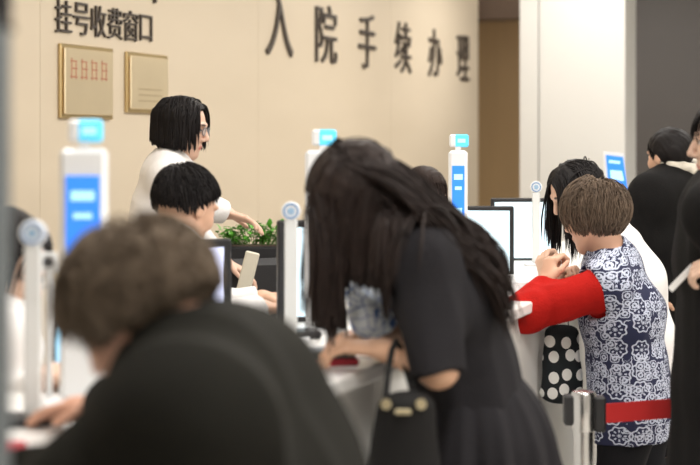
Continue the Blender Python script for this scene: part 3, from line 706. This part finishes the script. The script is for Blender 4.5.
# cabinet with the plant
cp = at(254, 250, 7.4); cab = empty('side_cabinet', (cp.x, cp.y, 0), 'low black cabinet behind the staff carrying the green plant', 'cabinet')
zt = cp.z-.09
MB().box((cp.x, cp.y+.05, zt/2), (.42, .36, zt), U, -V, (0, 0, 1), .006).build('body', M_BLACKP, cab)
for k in range(2): MB().box(Vector((cp.x, cp.y+.05, zt*.27+k*zt*.47))-U*.215, (.01, .33, zt*.44), U, -V, (0, 0, 1), .003).build('door', M_DGREY, cab)
pl = empty('potted_plant', (cp.x, cp.y, zt), 'bushy bright green plant in a dark trough, below the wall letters', 'plant')
MB().box((cp.x, cp.y, zt+.055), (.30, .14, .11), bev=.01).build('planter', M_BLACKP, pl)
MB().box((cp.x, cp.y, zt+.112), (.27, .11, .006)).build('soil', M_DARKTRIM, pl)
lf = MB(); stm = MB()
for i in range(330):
    a = random.uniform(-1, 1); x = cp.x+a*.100; y = cp.y+random.uniform(-.045, .045); hh = random.uniform(.015, .112)*(1-.35*abs(a)); base = Vector((x, y, zt+.11)); tip = base+Vector((a*.045+random.uniform(-.025, .025), random.uniform(-.04, .04), hh))
    if i % 3 == 0: stm.tube([base, (base+tip)/2+Vector((0, 0, .01)), tip], .0015, 5)
    d = Vector((random.uniform(-1, 1), random.uniform(-1, .6), random.uniform(-.3, .6))).normalized(); s_ = d.cross(Vector((0, 0, 1))).normalized(); L = random.uniform(.022, .042); nrm_ = s_.cross(d)
    lf.add([tip, tip+d*L*.35+s_*L*.32, tip+d*L*.75+s_*L*.24, tip+d*L-nrm_*.003, tip+d*L*.75-s_*L*.24, tip+d*L*.35-s_*L*.32, tip+d*L*.5-nrm_*.002], [(0, 6, 1), (1, 6, 2), (2, 6, 3), (3, 6, 4), (4, 6, 5), (5, 6, 0)])
lf.build('leaves', M_LEAF, pl); stm.build('stems', M_STEM, pl)

# counter clutter
def slab(name, c, size, yaw, m, label, cat, bev=.003, lift=0):
    a = math.radians(yaw); return tag(MB().box(Vector(c)+Vector((0, 0, size[2]/2+lift)), size, (math.cos(a), math.sin(a), 0), (-math.sin(a), math.cos(a), 0), (0, 0, 1), bev).build(name, m), label, cat)
def onct(px, row): y = (CAMZ-CT)*FPX/(row-HROW); return Vector(((px-350)/FPX*y, y, CT))
c = onct(330, 364)
red = slab('wallet', c, (.125, .09, .018), 12, M_REDW, 'dark red wallet under the grey one by the leaning woman\'s hands', 'wallet', .005)
slab('wallet', c+Vector((-.012, -.012, .0185)), (.135, .085, .020), 16, M_GREYW, 'dark grey wallet lying on the dark red one', 'wallet', .005)
slab('paper_sheet', onct(358, 356)+Vector((0, 0, .0)), (.10, .075, .003), -20, M_PAPER, 'white folded paper on the counter under the leaning woman\'s forearm', 'paper', .0005)
slab('keypad', onct(296, 338), (.12, .09, .022), 20, M_BLACKP, 'black keypad on the counter left of the wallets', 'keypad', .006)
# printer, boxes near the left staff member
pc = onct(118, 372); pr = empty('card_printer', pc, 'beige desk printer with a white tray in front of the foreground person\'s face', 'printer')
MB().box(pc+Vector((0, 0, .055)), (.15, .13, .11), U, -V, (0, 0, 1), .015).build('body', M_BEIGEP, pr)
MB().box(pc+Vector((.01, -.085, .018)), (.11, .06, .012), U, -V, (0, 0, 1), .004).build('tray', M_WHITEP, pr)
cb = at(64, 400, 4.0); cb.z = .74
slab('carton', cb, (.09, .07, .15), 19, M_CARTON, 'brown carton behind the counter at far left, lower of the stacked two', 'box')
slab('carton', cb, (.075, .06, .12), 10, mat('tan cardboard', (.62, .46, .26), .8, vary=.1), 'tan carton stacked on the brown one at far left', 'box', lift=.1505)
slab('keyboard', onct(22, 425)+Vector((-.03, .0, 0)), (.20, .09, .018), 15, M_BLACKP, 'black keyboard in front of the seated staff member at far left', 'keyboard', .004)
slab('ink_pad', onct(10, 455), (.05, .05, .02), 5, M_REDW, 'small red ink pad at the lower left corner', 'ink pad')
slab('paper_sheet', onct(70, 400), (.16, .12, .003), 12, M_PAPER, 'white form on the counter beneath the outstretched hand at left', 'paper', .0005)
slab('paper_tray', onct(520, 300)+Vector((-.02, .25, 0)), (.10, .14, .05), 20, M_WHITEP, 'white document tray on the counter under the pale monitors', 'tray', .008)

# queue barrier
bs = at(584, 390, 4.9); st = empty('barrier_post', (bs.x, bs.y, 0), 'chrome queue post with a red retractable belt, lower right', 'barrier post')
MB().lathe((bs.x, bs.y, 0), [(.16, 0), (.16, .012), (.15, .02), (.04, .03), (.036, .05)], 36).build('base', M_CHROME, st, True)
MB().lathe((bs.x, bs.y, .05), [(.0315, 0), (.0315, bs.z-.05-.12)], 28).build('pole', M_CHROME, st, True)
MB().lathe((bs.x, bs.y, bs.z-.12), [(.036, 0), (.038, .004), (.038, .108), (.034, .116), (.012, .12)], 28).build('head', M_CHROME, st, True)
MB().box((bs.x+.045, bs.y, bs.z-.07), (.035, .05, .105), bev=.006).build('belt_cassette', M_BLACKP, st)
MB().box((bs.x-.045, bs.y+.01, bs.z-.06), (.03, .045, .09), bev=.006).build('end_clip', M_BLACKP, st)
bl = MB(); b0 = Vector((bs.x+.06, bs.y, bs.z-.07)); b1 = at(775, 420, 5.15)
b1.z = b0.z
bl.box((b0+b1)/2, ((b1-b0).length, .002, .058), (b1-b0), (0, 1, 0)); bl.build('belt', M_BELT, st)
s2 = empty('barrier_post', (b1.x+.03, b1.y, 0), 'second queue post just outside the right edge, where the red belt ends', 'barrier post')
MB().lathe((b1.x+.03, b1.y, 0), [(.16, 0), (.16, .012), (.15, .02), (.04, .03), (.036, .05)], 36).build('base', M_CHROME, s2, True)
MB().lathe((b1.x+.03, b1.y, .05), [(.0315, 0), (.0315, bs.z-.05), (.012, bs.z-.045)], 28).build('pole', M_CHROME, s2, True)

# ------------------------------------------------------------------ people
# older woman, red sleeves and floral vest
y = 5.7
J = dict(H=A_(594, 217, y), f=(-.84, .50, -.24), N=A_(613, 262, y), C=A_(622, 315, y), W=A_(628, 365, y), Pv=A_(630, 410, y), lat=(-.25, -.97, 0),
         SL=A_(606, 287, y-.16), SR=A_(612, 284, y+.17), EL=A_(524, 313, y-.17), ER=A_(540, 305, y+.20), WL=A_(545, 284, y-.10), WR=A_(553, 292, y+.08),
         hL=(.22, .25, .75), hR=(.3, -.1, .6), nL=(.8, .5, -.1), nR=(.8, -.4, .0), tL=(.6, -.6, .3), tR=(.6, .5, .3))
J['SL'][0] += .0; standing_legs(J, (-1, .1), x0=(J['Pv'][0]-.02, y))
P1 = Person('older woman in a red sweater and navy floral vest, hands raised to her mouth', J, skin=(.60, .35, .24), h=.005, curl=1.2)
P1.hair(M_HOLD, n=3400, length=(.05, .12), grav=.09, r=.0017, off=(.12, .32), thick=.010, seed=3, crown=(-.35, 0, .93), curl=.35, stick=-.95, gf=lambda a: np.where(a > -.1, -.98+(a+.1)*1.50, -.98))
def sweater(F):
    P1.torso(F, .014, True, bottom=.6); P1.arms(F, .016, 1, 1, er=.010)
    for q in 'LR':
        S, E = np.array(J['S'+q]), np.array(J['E'+q]); F.cap(mid(S, E, .25), E, .062, .062, k=.03)
    F.cap(J['N'], P1.H-P1.f*.02-P1.u*.07, .060, .058, k=.01, op='s')
P1.cloth('sweater', M_RED, sweater, fold_noise(55, .004, 3, .7), label='red long-sleeved sweater')
def vest(F):
    P1.torso(F, .030, True, bulk=1.02, bottom=.9)
    F.cap(J['W'], mid(J['W'], J['Pv'], 1.55), .128, .150, lat=J['lat'], ls=1.35, k=.04, flat=True)
    F.cap(J['N'], mid(J['N'], P1.H, .38), .075, .068, k=.02, flat=True)
    for q in 'LR':
        S, E = np.array(J['S'+q]), np.array(J['E'+q]); d = E-S; F.cap(S+d*.05+np.array((-.02, 0, 0)), S+d*1.5, .098, .085, k=.006, op='s', flata=True)
    F.cap(J['N'], P1.H-P1.f*.02-P1.u*.08, .061, .063, k=.004, op='s')
P1.cloth('vest', M_VEST, vest, fold_noise(22, .006, 9, .6), uvc=2.2, label='navy vest printed with white flowers')
P1.cloth('trousers', M_TROUSER, lambda F: (F.cap(J['W'], J['Pv'], .10, .125, lat=J['lat'], ls=1.4), P1.legs(F, .018)), fold_noise(30, .004, 2))
P1.shoes()

# polka-dot bag hanging by the counter
p = at(561, 366, 5.72); bag = empty('cloth_bag', (p.x, p.y, p.z-.15), 'black cloth bag with large white dots hanging beside the floral vest', 'bag')
F = Field((p.x-.12, p.y-.1, p.z-.2), (p.x+.12, p.y+.1, p.z+.2), .005); F.cap((p.x, p.y, p.z+.11), (p.x-.005, p.y, p.z-.09), .034, .042, lat=(1, 0, 0), ls=1.75, k=.01); F.displace(fold_noise(45, .006, 12, .3)); v, q = F.mesh()
link_mesh('bag_body', v, q, M_DOTS, bag, True, uv=np.stack([v[:, 0]*1.0, v[:, 2]], -1))
MB().tube([(p.x-.035, p.y, p.z+.10), (p.x-.03, p.y, p.z+.2), (p.x-.01, p.y-.0, p.z+.235), (p.x+.02, p.y, p.z+.2), (p.x+.03, p.y, p.z+.10)], .008, 8, flat=(0, 1, 0)).build('handle', M_BLACKP, bag)

# black-haired woman in white beyond her
y = 6.25
J = dict(H=A_(576, 193, y), f=(-.82, -.25, -.5), N=A_(607, 232, y), C=A_(628, 285, y), W=A_(640, 335, y), Pv=A_(643, 385, y), lat=(.25, -.97, 0),
         SL=A_(612, 250, y-.17), SR=A_(612, 248, y+.17), EL=A_(572, 300, y-.22), ER=A_(572, 300, y+.22), WL=A_(547, 282, y-.12), WR=A_(549, 284, y+.1),
         hL=(-.2, .25, .9), hR=(-.3, -.2, .8), nL=(.8, .5, .2), nR=(.8, -.4, .2), tL=(.6, -.6, .3), tR=(.6, .5, .3))
standing_legs(J, (-1, -.2), x0=(J['Pv'][0]-.02, y))
P2 = Person('black-haired woman in a white top bending behind the older woman in red', J, skin=(.62, .40, .29), h=.006, curl=1.1)
P2.hair(M_HBLACK, n=2400, length=(.20, .30), grav=.35, part=True, r=.0028, off=(.08, .20), thick=.005, seed=5, back=.5)
P2.cloth('blouse', M_WCOAT, lambda F: (P2.torso(F, .022, True), P2.arms(F, .014, .97, .97, er=.006), F.cap(J['N'], P2.H-P2.f*.02-P2.u*.08, .060, .063, k=.006, op='s')), fold_noise(25, .006, 4, .5))
P2.cloth('trousers', M_TROUSER, lambda F: (F.cap(mid(J['W'], J['Pv'], .7), J['Pv'], .135, .125, lat=J['lat'], ls=1.35), P2.legs(F, .02)), fold_noise(30, .004, 2)); P2.shoes()

# man in black coat looking away
y = 7.2
J = dict(H=A_(669, 157, y), f=(-.60, .78, -.12), N=A_(676, 183, y), C=A_(674, 240, y), W=A_(672, 290, y), Pv=A_(672, 335, y), lat=(-.6, -.8, 0),
         SL=A_(652, 198, y-.16), SR=A_(694, 196, y+.14), EL=A_(642, 262, y-.12), ER=A_(712, 265, y+.2), WL=A_(655, 300, y-.3), WR=A_(690, 300, y+.35),
         hL=(.3, .3, -.8), hR=(-.4, .2, -.8), nL=(0, 1, 0), nR=(0, -1, 0), tL=(1, 0, 0), tR=(-1, 0, 0))
standing_legs(J, (-.8, .55))
P3 = Person('man in a black coat with his back turned, before the dark grey wall', J, skin=(.62, .37, .25), h=.006)
P3.hair(M_HBLACK, n=900, length=(.03, .05), grav=.05, r=.0024, off=(.03, .10), thick=.010, seed=8, stick=-.95)
def coat3(F):
    P3.torso(F, .050, True, bulk=1.05); F.cap(J['W'], J['Pv']-np.array((0, 0, .25)), .14, .17, lat=J['lat'], ls=1.35, k=.04, flat=True); P3.arms(F, .030, .97, .97)
    F.cap(J['N']+np.array((0, 0, -.02)), J['N']+np.array((0, 0, .035)), .085, .078, k=.02, flat=True); F.cap(J['N'], P3.H-P3.f*.02-P3.u*.08, .064, .066, k=.004, op='s')
P3.cloth('coat', M_BLACKCOAT, coat3, fold_noise(20, .006, 6, .5))
def scarf(F):
    n0 = np.array(J['N'])+np.array((.012, 0, .070))
    for i in range(12):
        a = i*2*math.pi/12; b = a+2*math.pi/12; F.cap(n0+np.array((math.cos(a)*.082, math.sin(a)*.082, .012*math.sin(a*2))), n0+np.array((math.cos(b)*.082, math.sin(b)*.082, .012*math.sin(b*2))), .026, .026, k=.01)
P3.cloth('scarf', M_CREAM, scarf, fold_noise(80, .004, 2), label='cream mottled scarf')
P3.cloth('trousers', M_TROUSER, lambda F: P3.legs(F, .02)); P3.shoes()

# person at the right edge
y = 4.75
J = dict(H=A_(727, 143, y), f=(-1, .05, -.08), N=A_(734, 190, y), C=A_(734, 262, y), W=A_(734, 325, y), Pv=A_(732, 385, y), lat=(.1, -1, 0),
         SL=A_(718, 214, y-.18), SR=A_(736, 212, y+.18), EL=A_(766, 305, y-.22), ER=A_(741, 300, y+.25), WL=A_(734, 266, y-.24), WR=A_(748, 330, y+.22),
         hL=(-.75, .35, -.05), hR=(-.8, -.1, .0), nL=(-.1, .5, -.8), nR=(0, -.3, -.9), tL=(-.2, 0, 1), tR=(0, 0, 1))
standing_legs(J, (-1, 0))
P4 = Person('dark-clothed person at the right edge in profile holding a pale slip', J, skin=(.66, .44, .33), h=.005, curl=.7)
P4.hair(M_HBLACK, n=900, length=(.05, .09), grav=.12, r=.0024, off=(.04, .14), thick=.014, seed=11, crown=(-.2, 0, .97), stick=-.9)
def coat4(F):
    P4.torso(F, .045, True, bulk=1.05); F.cap(J['W'], J['Pv']-np.array((0, 0, .30)), .15, .19, lat=J['lat'], ls=1.3, k=.04, flat=True); P4.arms(F, .030, .96, .96)
    F.cap(J['N'], P4.H-P4.f*.02-P4.u*.08, .064, .066, k=.004, op='s')
P4.cloth('coat', M_BLACKCOAT, coat4, fold_noise(20, .006, 16, .5)); P4.cloth('trousers', M_TROUSER, lambda F: P4.legs(F, .02)); P4.shoes()
a, b = at(697, 262, 4.64), at(670, 290, 4.62); tag(MB().box((a+b)/2, ((b-a).length, .004, .018), (b-a), (0, 1, 0), None, .001).build('paper_slip', M_PAPER), 'thin pale slip held by the person at the right edge', 'paper')

# standing woman in white with glasses
y = 6.65
J = dict(H=A_(183, 128, y), f=(.95, -.16, -.22), N=A_(170, 163, y), C=A_(166, 215, y), W=A_(166, 268, y), Pv=A_(168, 312, y), lat=(.15, .98, 0),
         SR=A_(166, 178, y-.16), SL=A_(170, 176, y+.16), ER=A_(203, 206, y-.16), EL=A_(196, 240, y+.2), WR=A_(227, 213, y-.10), WL=A_(225, 262, y+.1),
         hR=(.9, -.1, -.28), hL=(.8, 0, -.4), nR=(0, -.2, -1), nL=(0, 0, -1), tR=(0, 1, 0), tL=(0, -1, 0))
standing_legs(J, (1, -.1))
P5 = Person('standing woman in a white coat with a black bob and glasses, arm reaching right', J, skin=(.66, .42, .31), h=.005, curl=.3)
P5.hair(M_HBLACK, n=4200, length=(.15, .24), grav=.75, part=True, r=.0030, off=(.12, .30), thick=.010, seed=15, back=.12, spread=.06, front=-.7, trim=-.085, gf=lambda a: np.where(a > -.2, -.62+(a+.2)*1.35, -.62)); P5.glasses()
def coat5(F):
    P5.torso(F, .022, True); F.cap(J['W'], J['Pv']-np.array((0, 0, .25)), .12, .16, lat=J['lat'], ls=1.35, k=.04, flat=True); P5.arms(F, .018, .95, .95, er=.004)
    F.cap(J['N']-np.array((0, 0, .01)), J['N']+np.array((0, 0, .03)), .070, .064, k=.015, flat=True); F.cap(J['N'], P5.H-P5.f*.02-P5.u*.08, .056, .060, k=.004, op='s')
P5.cloth('coat', M_WCOAT, coat5, fold_noise(25, .005, 21, .5)); P5.cloth('trousers', M_TROUSER, lambda F: P5.legs(F, .02)); P5.shoes()

# seated man in white
y = 5.0
J = dict(H=A_(186, 207, y), f=(.66, .66, -.42), N=A_(168, 241, y), C=A_(160, 310, y), W=A_(156, 365, y), Pv=A_(156, 420, y), lat=(-.4, .9, 0),
         SR=A_(176, 260, y-.17), SL=A_(160, 256, y+.17), ER=A_(215, 325, y-.18), EL=A_(226, 312, y+.22), WR=A_(262, 308, y-.05), WL=A_(262, 298, y+.22),
         hR=(.9, .1, 0), hL=(.9, -.1, .05), nR=(0, 0, -1), nL=(0, 0, -1), tR=(0, 1, 0), tL=(0, -1, 0))
J['Pv'][2] = .60; J['W'][2] = .78; J['C'][2] = .98; seated_legs(J, (.9, .2))
P6 = Person('black-haired man in a white coat seated behind the lilac screen', J, skin=(.62, .37, .25), h=.005)
P6.hair(M_HBLACK, trim=-.035, n=2400, length=(.03, .055), grav=.06, r=.0020, off=(.08, .17), thick=.007, gf=lambda a: np.where(a > -.45, -.42+(a+.45)*1.15, -.42), seed=18, fwd_push=.3, stick=-.95)
def coat6(F):
    P6.torso(F, .022, True); P6.arms(F, .018, .98, .98, er=.008)
    F.cap(J['N']-np.array((0, 0, .01)), J['N']+np.array((.0, 0, .035)), .073, .067, k=.015, flat=True); F.cap(J['N'], P6.H-P6.f*.02-P6.u*.08, .057, .060, k=.004, op='s')
P6.cloth('coat', M_WCOAT, coat6, fold_noise(25, .005, 31, .5)); P6.cloth('trousers', M_TROUSER, lambda F: P6.legs(F, .02)); P6.shoes()
e = empty('office_chair', (J['Pv'][0], J['Pv'][1], 0), 'black office chair under the seated man in white', 'chair'); chair(e, (J['Pv'][0], J['Pv'][1], 0), -78, back_h=.35)

# seated staff member at the far left
y = 3.8
J = dict(H=A_(4, 266, y), f=(.86, -.22, -.42), N=A_(-12, 318, y), C=A_(-34, 385, y), W=A_(-50, 440, y), Pv=A_(-60, 500, y), lat=(.25, .95, 0),
         SR=A_(4, 345, y-.16), SL=A_(-4, 338, y+.15), ER=A_(18, 425, y-.22), EL=A_(42, 408, y+.20), WR=A_(52, 416, y-.28), WL=A_(78, 400, y-.02),
         hR=(.75, -.3, -.1), hL=(.8, -.5, -.1), nR=(0, 0, -1), nL=(0, 0, -1), tR=(0, 1, 0), tL=(0, -1, 0))
J['Pv'][2] = .60; J['W'][2] = .75; J['C'][2] = .95; J['WR'][2] = max(J['WR'][2], .95); J['WL'][2] = max(J['WL'][2], .95); seated_legs(J, (.9, -.2))
P7 = Person('staff member in white with glasses seated at the far left edge', J, skin=(.64, .42, .31), h=.006)
P7.hair(M_HBLACK, n=1100, length=(.12, .18), grav=.25, part=True, r=.0026, off=(.06, .18), thick=.016, seed=22, back=.6, front=-.6, trim=-.12); P7.glasses()
P7.cloth('coat', M_WCOAT, lambda F: (P7.torso(F, .022, True), P7.arms(F, .018, .9, .9, er=.008), F.cap(J['N'], P7.H-P7.f*.02-P7.u*.08, .058, .062, k=.004, op='s')), fold_noise(25, .005, 41, .5))
P7.cloth('trousers', M_TROUSER, lambda F: P7.legs(F, .02)); P7.shoes()
e = empty('office_chair', (J['Pv'][0], J['Pv'][1], 0), 'black office chair under the staff member at the far left', 'chair'); chair(e, (J['Pv'][0], J['Pv'][1], 0), -100, back_h=.35)

# brown-haired staff member mostly hidden by the leaning woman
y = 7.4
J = dict(H=A_(425, 196, y), f=(.55, -.75, -.30), N=A_(421, 228, y), C=A_(418, 285, y), W=A_(416, 330, y), Pv=A_(415, 370, y), lat=(.8, .55, 0),
         SR=A_(396, 244, y-.08), SL=A_(442, 243, y+.12), ER=A_(400, 300, y-.2), EL=A_(452, 300, y-.02), WR=A_(428, 312, y-.30), WL=A_(455, 312, y-.28),
         hR=(.5, -.7, 0), hL=(.1, -.9, 0), nR=(0, 0, -1), nL=(0, 0, -1), tR=(0, 1, 0), tL=(0, 1, 0))
J['Pv'][2] = .60; J['W'][2] = .74; J['C'][2] = .93; seated_legs(J, (.5, -.8))
P8 = Person('brown-haired staff member in white mostly hidden behind the leaning woman', J, skin=(.64, .42, .31), h=.007)
P8.hair(M_HBROWN, n=700, length=(.06, .10), grav=.12, r=.0028, off=(.05, .16), thick=.014, seed=25)
P8.cloth('coat', M_WCOAT, lambda F: (P8.torso(F, .022, True), P8.arms(F, .018, .95, .95), F.cap(J['N'], P8.H-P8.f*.02-P8.u*.08, .058, .062, k=.004, op='s')), fold_noise(25, .005, 51, .5))
P8.cloth('trousers', M_TROUSER, lambda F: P8.legs(F, .02)); P8.shoes()
e = empty('office_chair', (J['Pv'][0], J['Pv'][1], 0), 'black office chair under the brown-haired staff member', 'chair'); chair(e, (J['Pv'][0], J['Pv'][1], 0), -147, back_h=.35)

# leaning long-haired woman in a dark dress
y = 3.9
J = dict(H=A_(357, 199, 3.82), f=(-.76, .12, -.64), N=A_(410, 236, 3.88), C=A_(448, 292, 3.9), W=A_(468, 368, 3.92), Pv=A_(478, 430, 3.92), lat=(-.2, -.95, .05),
         SL=A_(424, 262, 3.73), SR=A_(404, 250, 4.05), EL=A_(438, 368, 3.66), ER=A_(402, 335, 4.15), WL=A_(382, 349, 3.78), WR=A_(376, 332, 4.02),
         hL=(-.8, .12, .05), hR=(-.75, -.15, -.12), nL=(-.1, .2, -1), nR=(-.1, 0, -1), tL=(0, 1, 0), tR=(0, -1, 0))
standing_legs(J, (-1, .1), x0=(J['Pv'][0]+.0, 3.92))
P9 = Person('woman with long dark hair in a navy dress leaning over the counter', J, skin=(.58, .34, .22), h=.005, curl=.5)
back = [(np.array(J['C'])*.55+np.array(J['N'])*.45, np.array([nrm(np.array(J['C'])-np.array(J['N'])), nrm(J['lat']), nrm(np.cross(np.array(J['C'])-np.array(J['N']), J['lat']))]), np.array((.20, .215, .135)), 2),
        (np.array(J['SL'])+np.array((.03, 0, -.02)), np.eye(3), np.array((.115, .13, .14)), 2)]
def fringe(P, trn):
    # the locks over her chest are shorter than those beside her face
    px = 350+FPX*P[:, 0]/P[:, 1]; row = HROW+(CAMZ-P[:, 2])*FPX/P[:, 1]; w_ = trn/.004
    return ((px > 343+w_*2) & (px < 384+w_*2) & (row > 274+w_*9)) | (row > 322+w_*11)
def back_locks(R, S):
    n = 1500; t = np.linspace(0, 1, S)[None, :, None]; dy = R.uniform(-.15, .15, n); te = R.uniform(.7, 1.0, n)[:, None, None]
    f, l, u = P9.f, P9.l, P9.u; c = P9.H+(-f*.012+u*.028)
    q = (dy/.15)[:, None]; a0 = c+(-f*.045+u*.085)*np.sqrt(1-q*q*.8)-l*q*-.07*-1
    a0 = c+u*.098*np.sqrt(1-q*q*.85)-f*.03+l*(-q)*.078*-1*-1
    s0 = R.normal(size=(n, 3))*.006
    def pt(px, row, y, drop, sp):
        base = A_(px, row, y); o = np.tile(base, (n, 1)); o[:, 1] += dy*1.05; o[:, 2] -= drop*(dy/.15)**2; return o+R.normal(size=(n, 3))*sp
    a1 = pt(400, 168, 3.86, .055, .006); a2 = pt(446, 212, 3.88, .075, .010); a3 = pt(486, 250, 3.9, .085, .014); a4 = pt(506, 300, 3.9, .09, .020)
    P_ = [a0+s0, a1, a2, a3, a4]; tt = np.clip(t*te, 0, .9999)*4; i = tt.astype(int)[..., 0]; fr = tt-tt.astype(int)
    PP = np.stack([2*P_[0]-P_[1]]+P_+[2*P_[4]-P_[3]], 1); g = lambda k: PP[np.arange(n)[:, None], i+k]
    p0, p1, p2, p3 = g(0), g(1), g(2), g(3)
    out = .5*((2*p1)+(-p0+p2)*fr+(2*p0-5*p1+4*p2-p3)*fr**2+(-p0+3*p1-3*p2+p3)*fr**3)
    out[:, :, 2] += (np.sin(t[..., 0]*9+R.rand(n)[:, None]*2)*.005*t[..., 0]); return out
P9.hair(M_HLONG, n=3200, length=(.28, .47), grav=.34, part=True, r=.0026, off=(.04, .20), thick=.016, seed=31, back=1.0, steps=26, wave=.10, bodies=back, spread=.12, guides=back_locks, trimfn=fringe)
def dress(F):
    P9.torso(F, .018, True, bottom=.5); P9.arms(F, .022, .54, .50, k=.03)
    F.cap(J['N'], P9.H-P9.f*.02-P9.u*.08, .066, .066, k=.006, op='s')
P9.cloth('dress_bodice', M_DRESS, dress, fold_noise(30, .006, 61, .7))
def skirt(F):
    W = np.array(J['W'])+np.array((0, 0, -.01)); e_ = np.array((J['Pv'][0]+.02, J['Pv'][1], .42)); F.cap(W, mid(W, e_, .35), .105, .175, lat=J['lat'], ls=1.25, k=.03); F.cap(mid(W, e_, .35), e_, .175, .27, lat=J['lat'], ls=1.15, k=.05, flat=True)
def pleat(P):
    W = np.array(J['W']); a = np.arctan2(P[:, 1]-W[1], P[:, 0]-W[0]); dz = np.clip((W[2]-P[:, 2])/.4, 0, 1); return dz*(.016*np.sin(a*13+np.sin(P[:, 2]*7)*.6)+.006*np.sin(a*29))
P9.cloth('dress_skirt', M_DRESS, skirt, pleat)
def belt(F): W = np.array(J['W']); F.cap(W+np.array((0, 0, .018)), W-np.array((0, 0, .022)), .117, .119, lat=J['lat'], ls=1.42, k=0, flat=True, flata=True)
P9.cloth('waistband', M_DRESS, belt)
def inner(F): F.cap(A_(352, 285, 3.95), A_(374, 322, 3.95), .030, .042, lat=(0, 1, 0), ls=1.2, k=.03); F.cap(A_(374, 322, 3.95), A_(402, 290, 3.95), .04, .04, k=.03)
P9.shoes()
F = Field((-.2, 3.75, .85), (.25, 4.2, 1.25), .005); F.cap(A_(350, 283, 4.02), A_(372, 318, 3.98), .028, .045, lat=(.3, .9, 0), ls=1.5, k=.03); F.cap(A_(372, 318, 3.98), A_(400, 285, 3.98), .045, .045, k=.03); F.displace(fold_noise(60, .006, 71, .8)); v, q = F.mesh()
link_mesh('scarf', v, q, M_PRINT, P9.o, True, uv=np.stack([v[:, 0]+v[:, 1]*.5, v[:, 2]], -1))['label'] = 'blue and white printed scarf hanging at her chest'
# handbag on her forearm
hb = at(404, 462, 3.62); bag = empty('handbag', hb, 'black leather handbag hanging from the leaning woman\'s forearm', 'handbag')
F = Field(np.array(hb)-.32, np.array(hb)+.32, .005)
F.cap(at(404, 408, 3.60), at(402, 500, 3.60), .035, .050, lat=(1, .1, 0), ls=1.75, k=.02); F.custom(np.array(hb)-.32, np.array(hb)+.32, lambda X: (X[..., 2]-at(0, 393, 3.6).z), k=.01, op='s') if False else None
F.displace(fold_noise(22, .006, 81, .5)); v, q = F.mesh(); link_mesh('bag_body', v, q, M_LEATHER, bag, True)
for dy, px0, px1 in ((-.035, 386, 420), (.03, 388, 416)):
    pts = [at(px0-2, 402, 3.60)+Vector((0, dy, 0)), at(388, 372, 3.64)+Vector((0, dy*.5, 0)), at(392, 350, 3.68), at(396, 341, 3.70), at(402, 350, 3.71), at(408, 375, 3.68), at(px1, 404, 3.60)+Vector((0, dy, 0))]
    MB().tube(pts, .0075, 8).build('strap', M_LEATHER, bag, True)
for px in (386, 421): MB().lathe(at(px, 404, 3.56), [(.012, 0), (.012, .005)], 16, (0, -1, 0)).build('ring', M_METALG, bag, True)
MB().box(at(403, 412, 3.545), (.035, .006, .012), bev=.002).build('clasp', M_METALG, bag)

# blurred foreground person
J = dict(H=A_(141, 317, 2.42), f=(-.74, .34, -.58), N=A_(204, 383, 2.42), C=A_(232, 492, 2.42), W=A_(270, 600, 2.42), Pv=A_(300, 680, 2.42), lat=(-.35, -.93, 0),
         SL=A_(188, 428, 2.24), SR=A_(240, 382, 2.60), EL=A_(90, 500, 2.28), ER=A_(150, 448, 2.84), WL=A_(20, 490, 2.45), WR=A_(112, 402, 3.02),
         hL=(-.8, .4, .0), hR=(-.9, .3, -.10), nL=(0, 0, -1), nR=(0, 0, -1), tL=(0, 1, 0), tR=(0, -1, 0))
standing_legs(J, (-.9, .3), x0=(J['Pv'][0], 2.42))
P10 = Person('blurred foreground person with short greying hair and dark olive jacket, reaching left', J, skin=(.58, .31, .21), h=.005, curl=.25)
P10.hair(M_HGREY, trim=-.022, gf=lambda a: np.where(a > -.35, -.62+(a+.35)*1.2, -.62), n=4400, length=(.05, .10), grav=.04, r=.0017, off=(.08, .38), thick=.008, seed=41, stick=-.95, curl=.9, crown=(-.3, 0, .95))
def jacket(F):
    P10.torso(F, .056, True, bulk=1.08, ls=1.45); F.cap(J['W'], J['Pv']-np.array((0, 0, .10)), .18, .19, lat=J['lat'], ls=1.35, k=.05, flat=True)
    P10.arms(F, .036, .93, .97, er=.01, k=.05)
    F.cap(J['N'], mid(J['N'], P10.H, .30), .100, .080, k=.03, flat=True); F.cap(J['N'], P10.H-P10.f*.02-P10.u*.08, .068, .070, k=.004, op='s')
P10.cloth('jacket', M_JACKET, jacket, fold_noise(19, .013, 91, .9))
P10.cloth('shirt_collar', M_WCOAT, lambda F: (F.cap(mid(J['N'], P10.H, .20), mid(J['N'], P10.H, .56), .072, .066, k=0, flat=True), F.cap(J['N'], P10.H, .058, .058, k=0, op='s')), label='pale shirt collar')
P10.cloth('trousers', M_TROUSER, lambda F: P10.legs(F, .025)); P10.shoes()
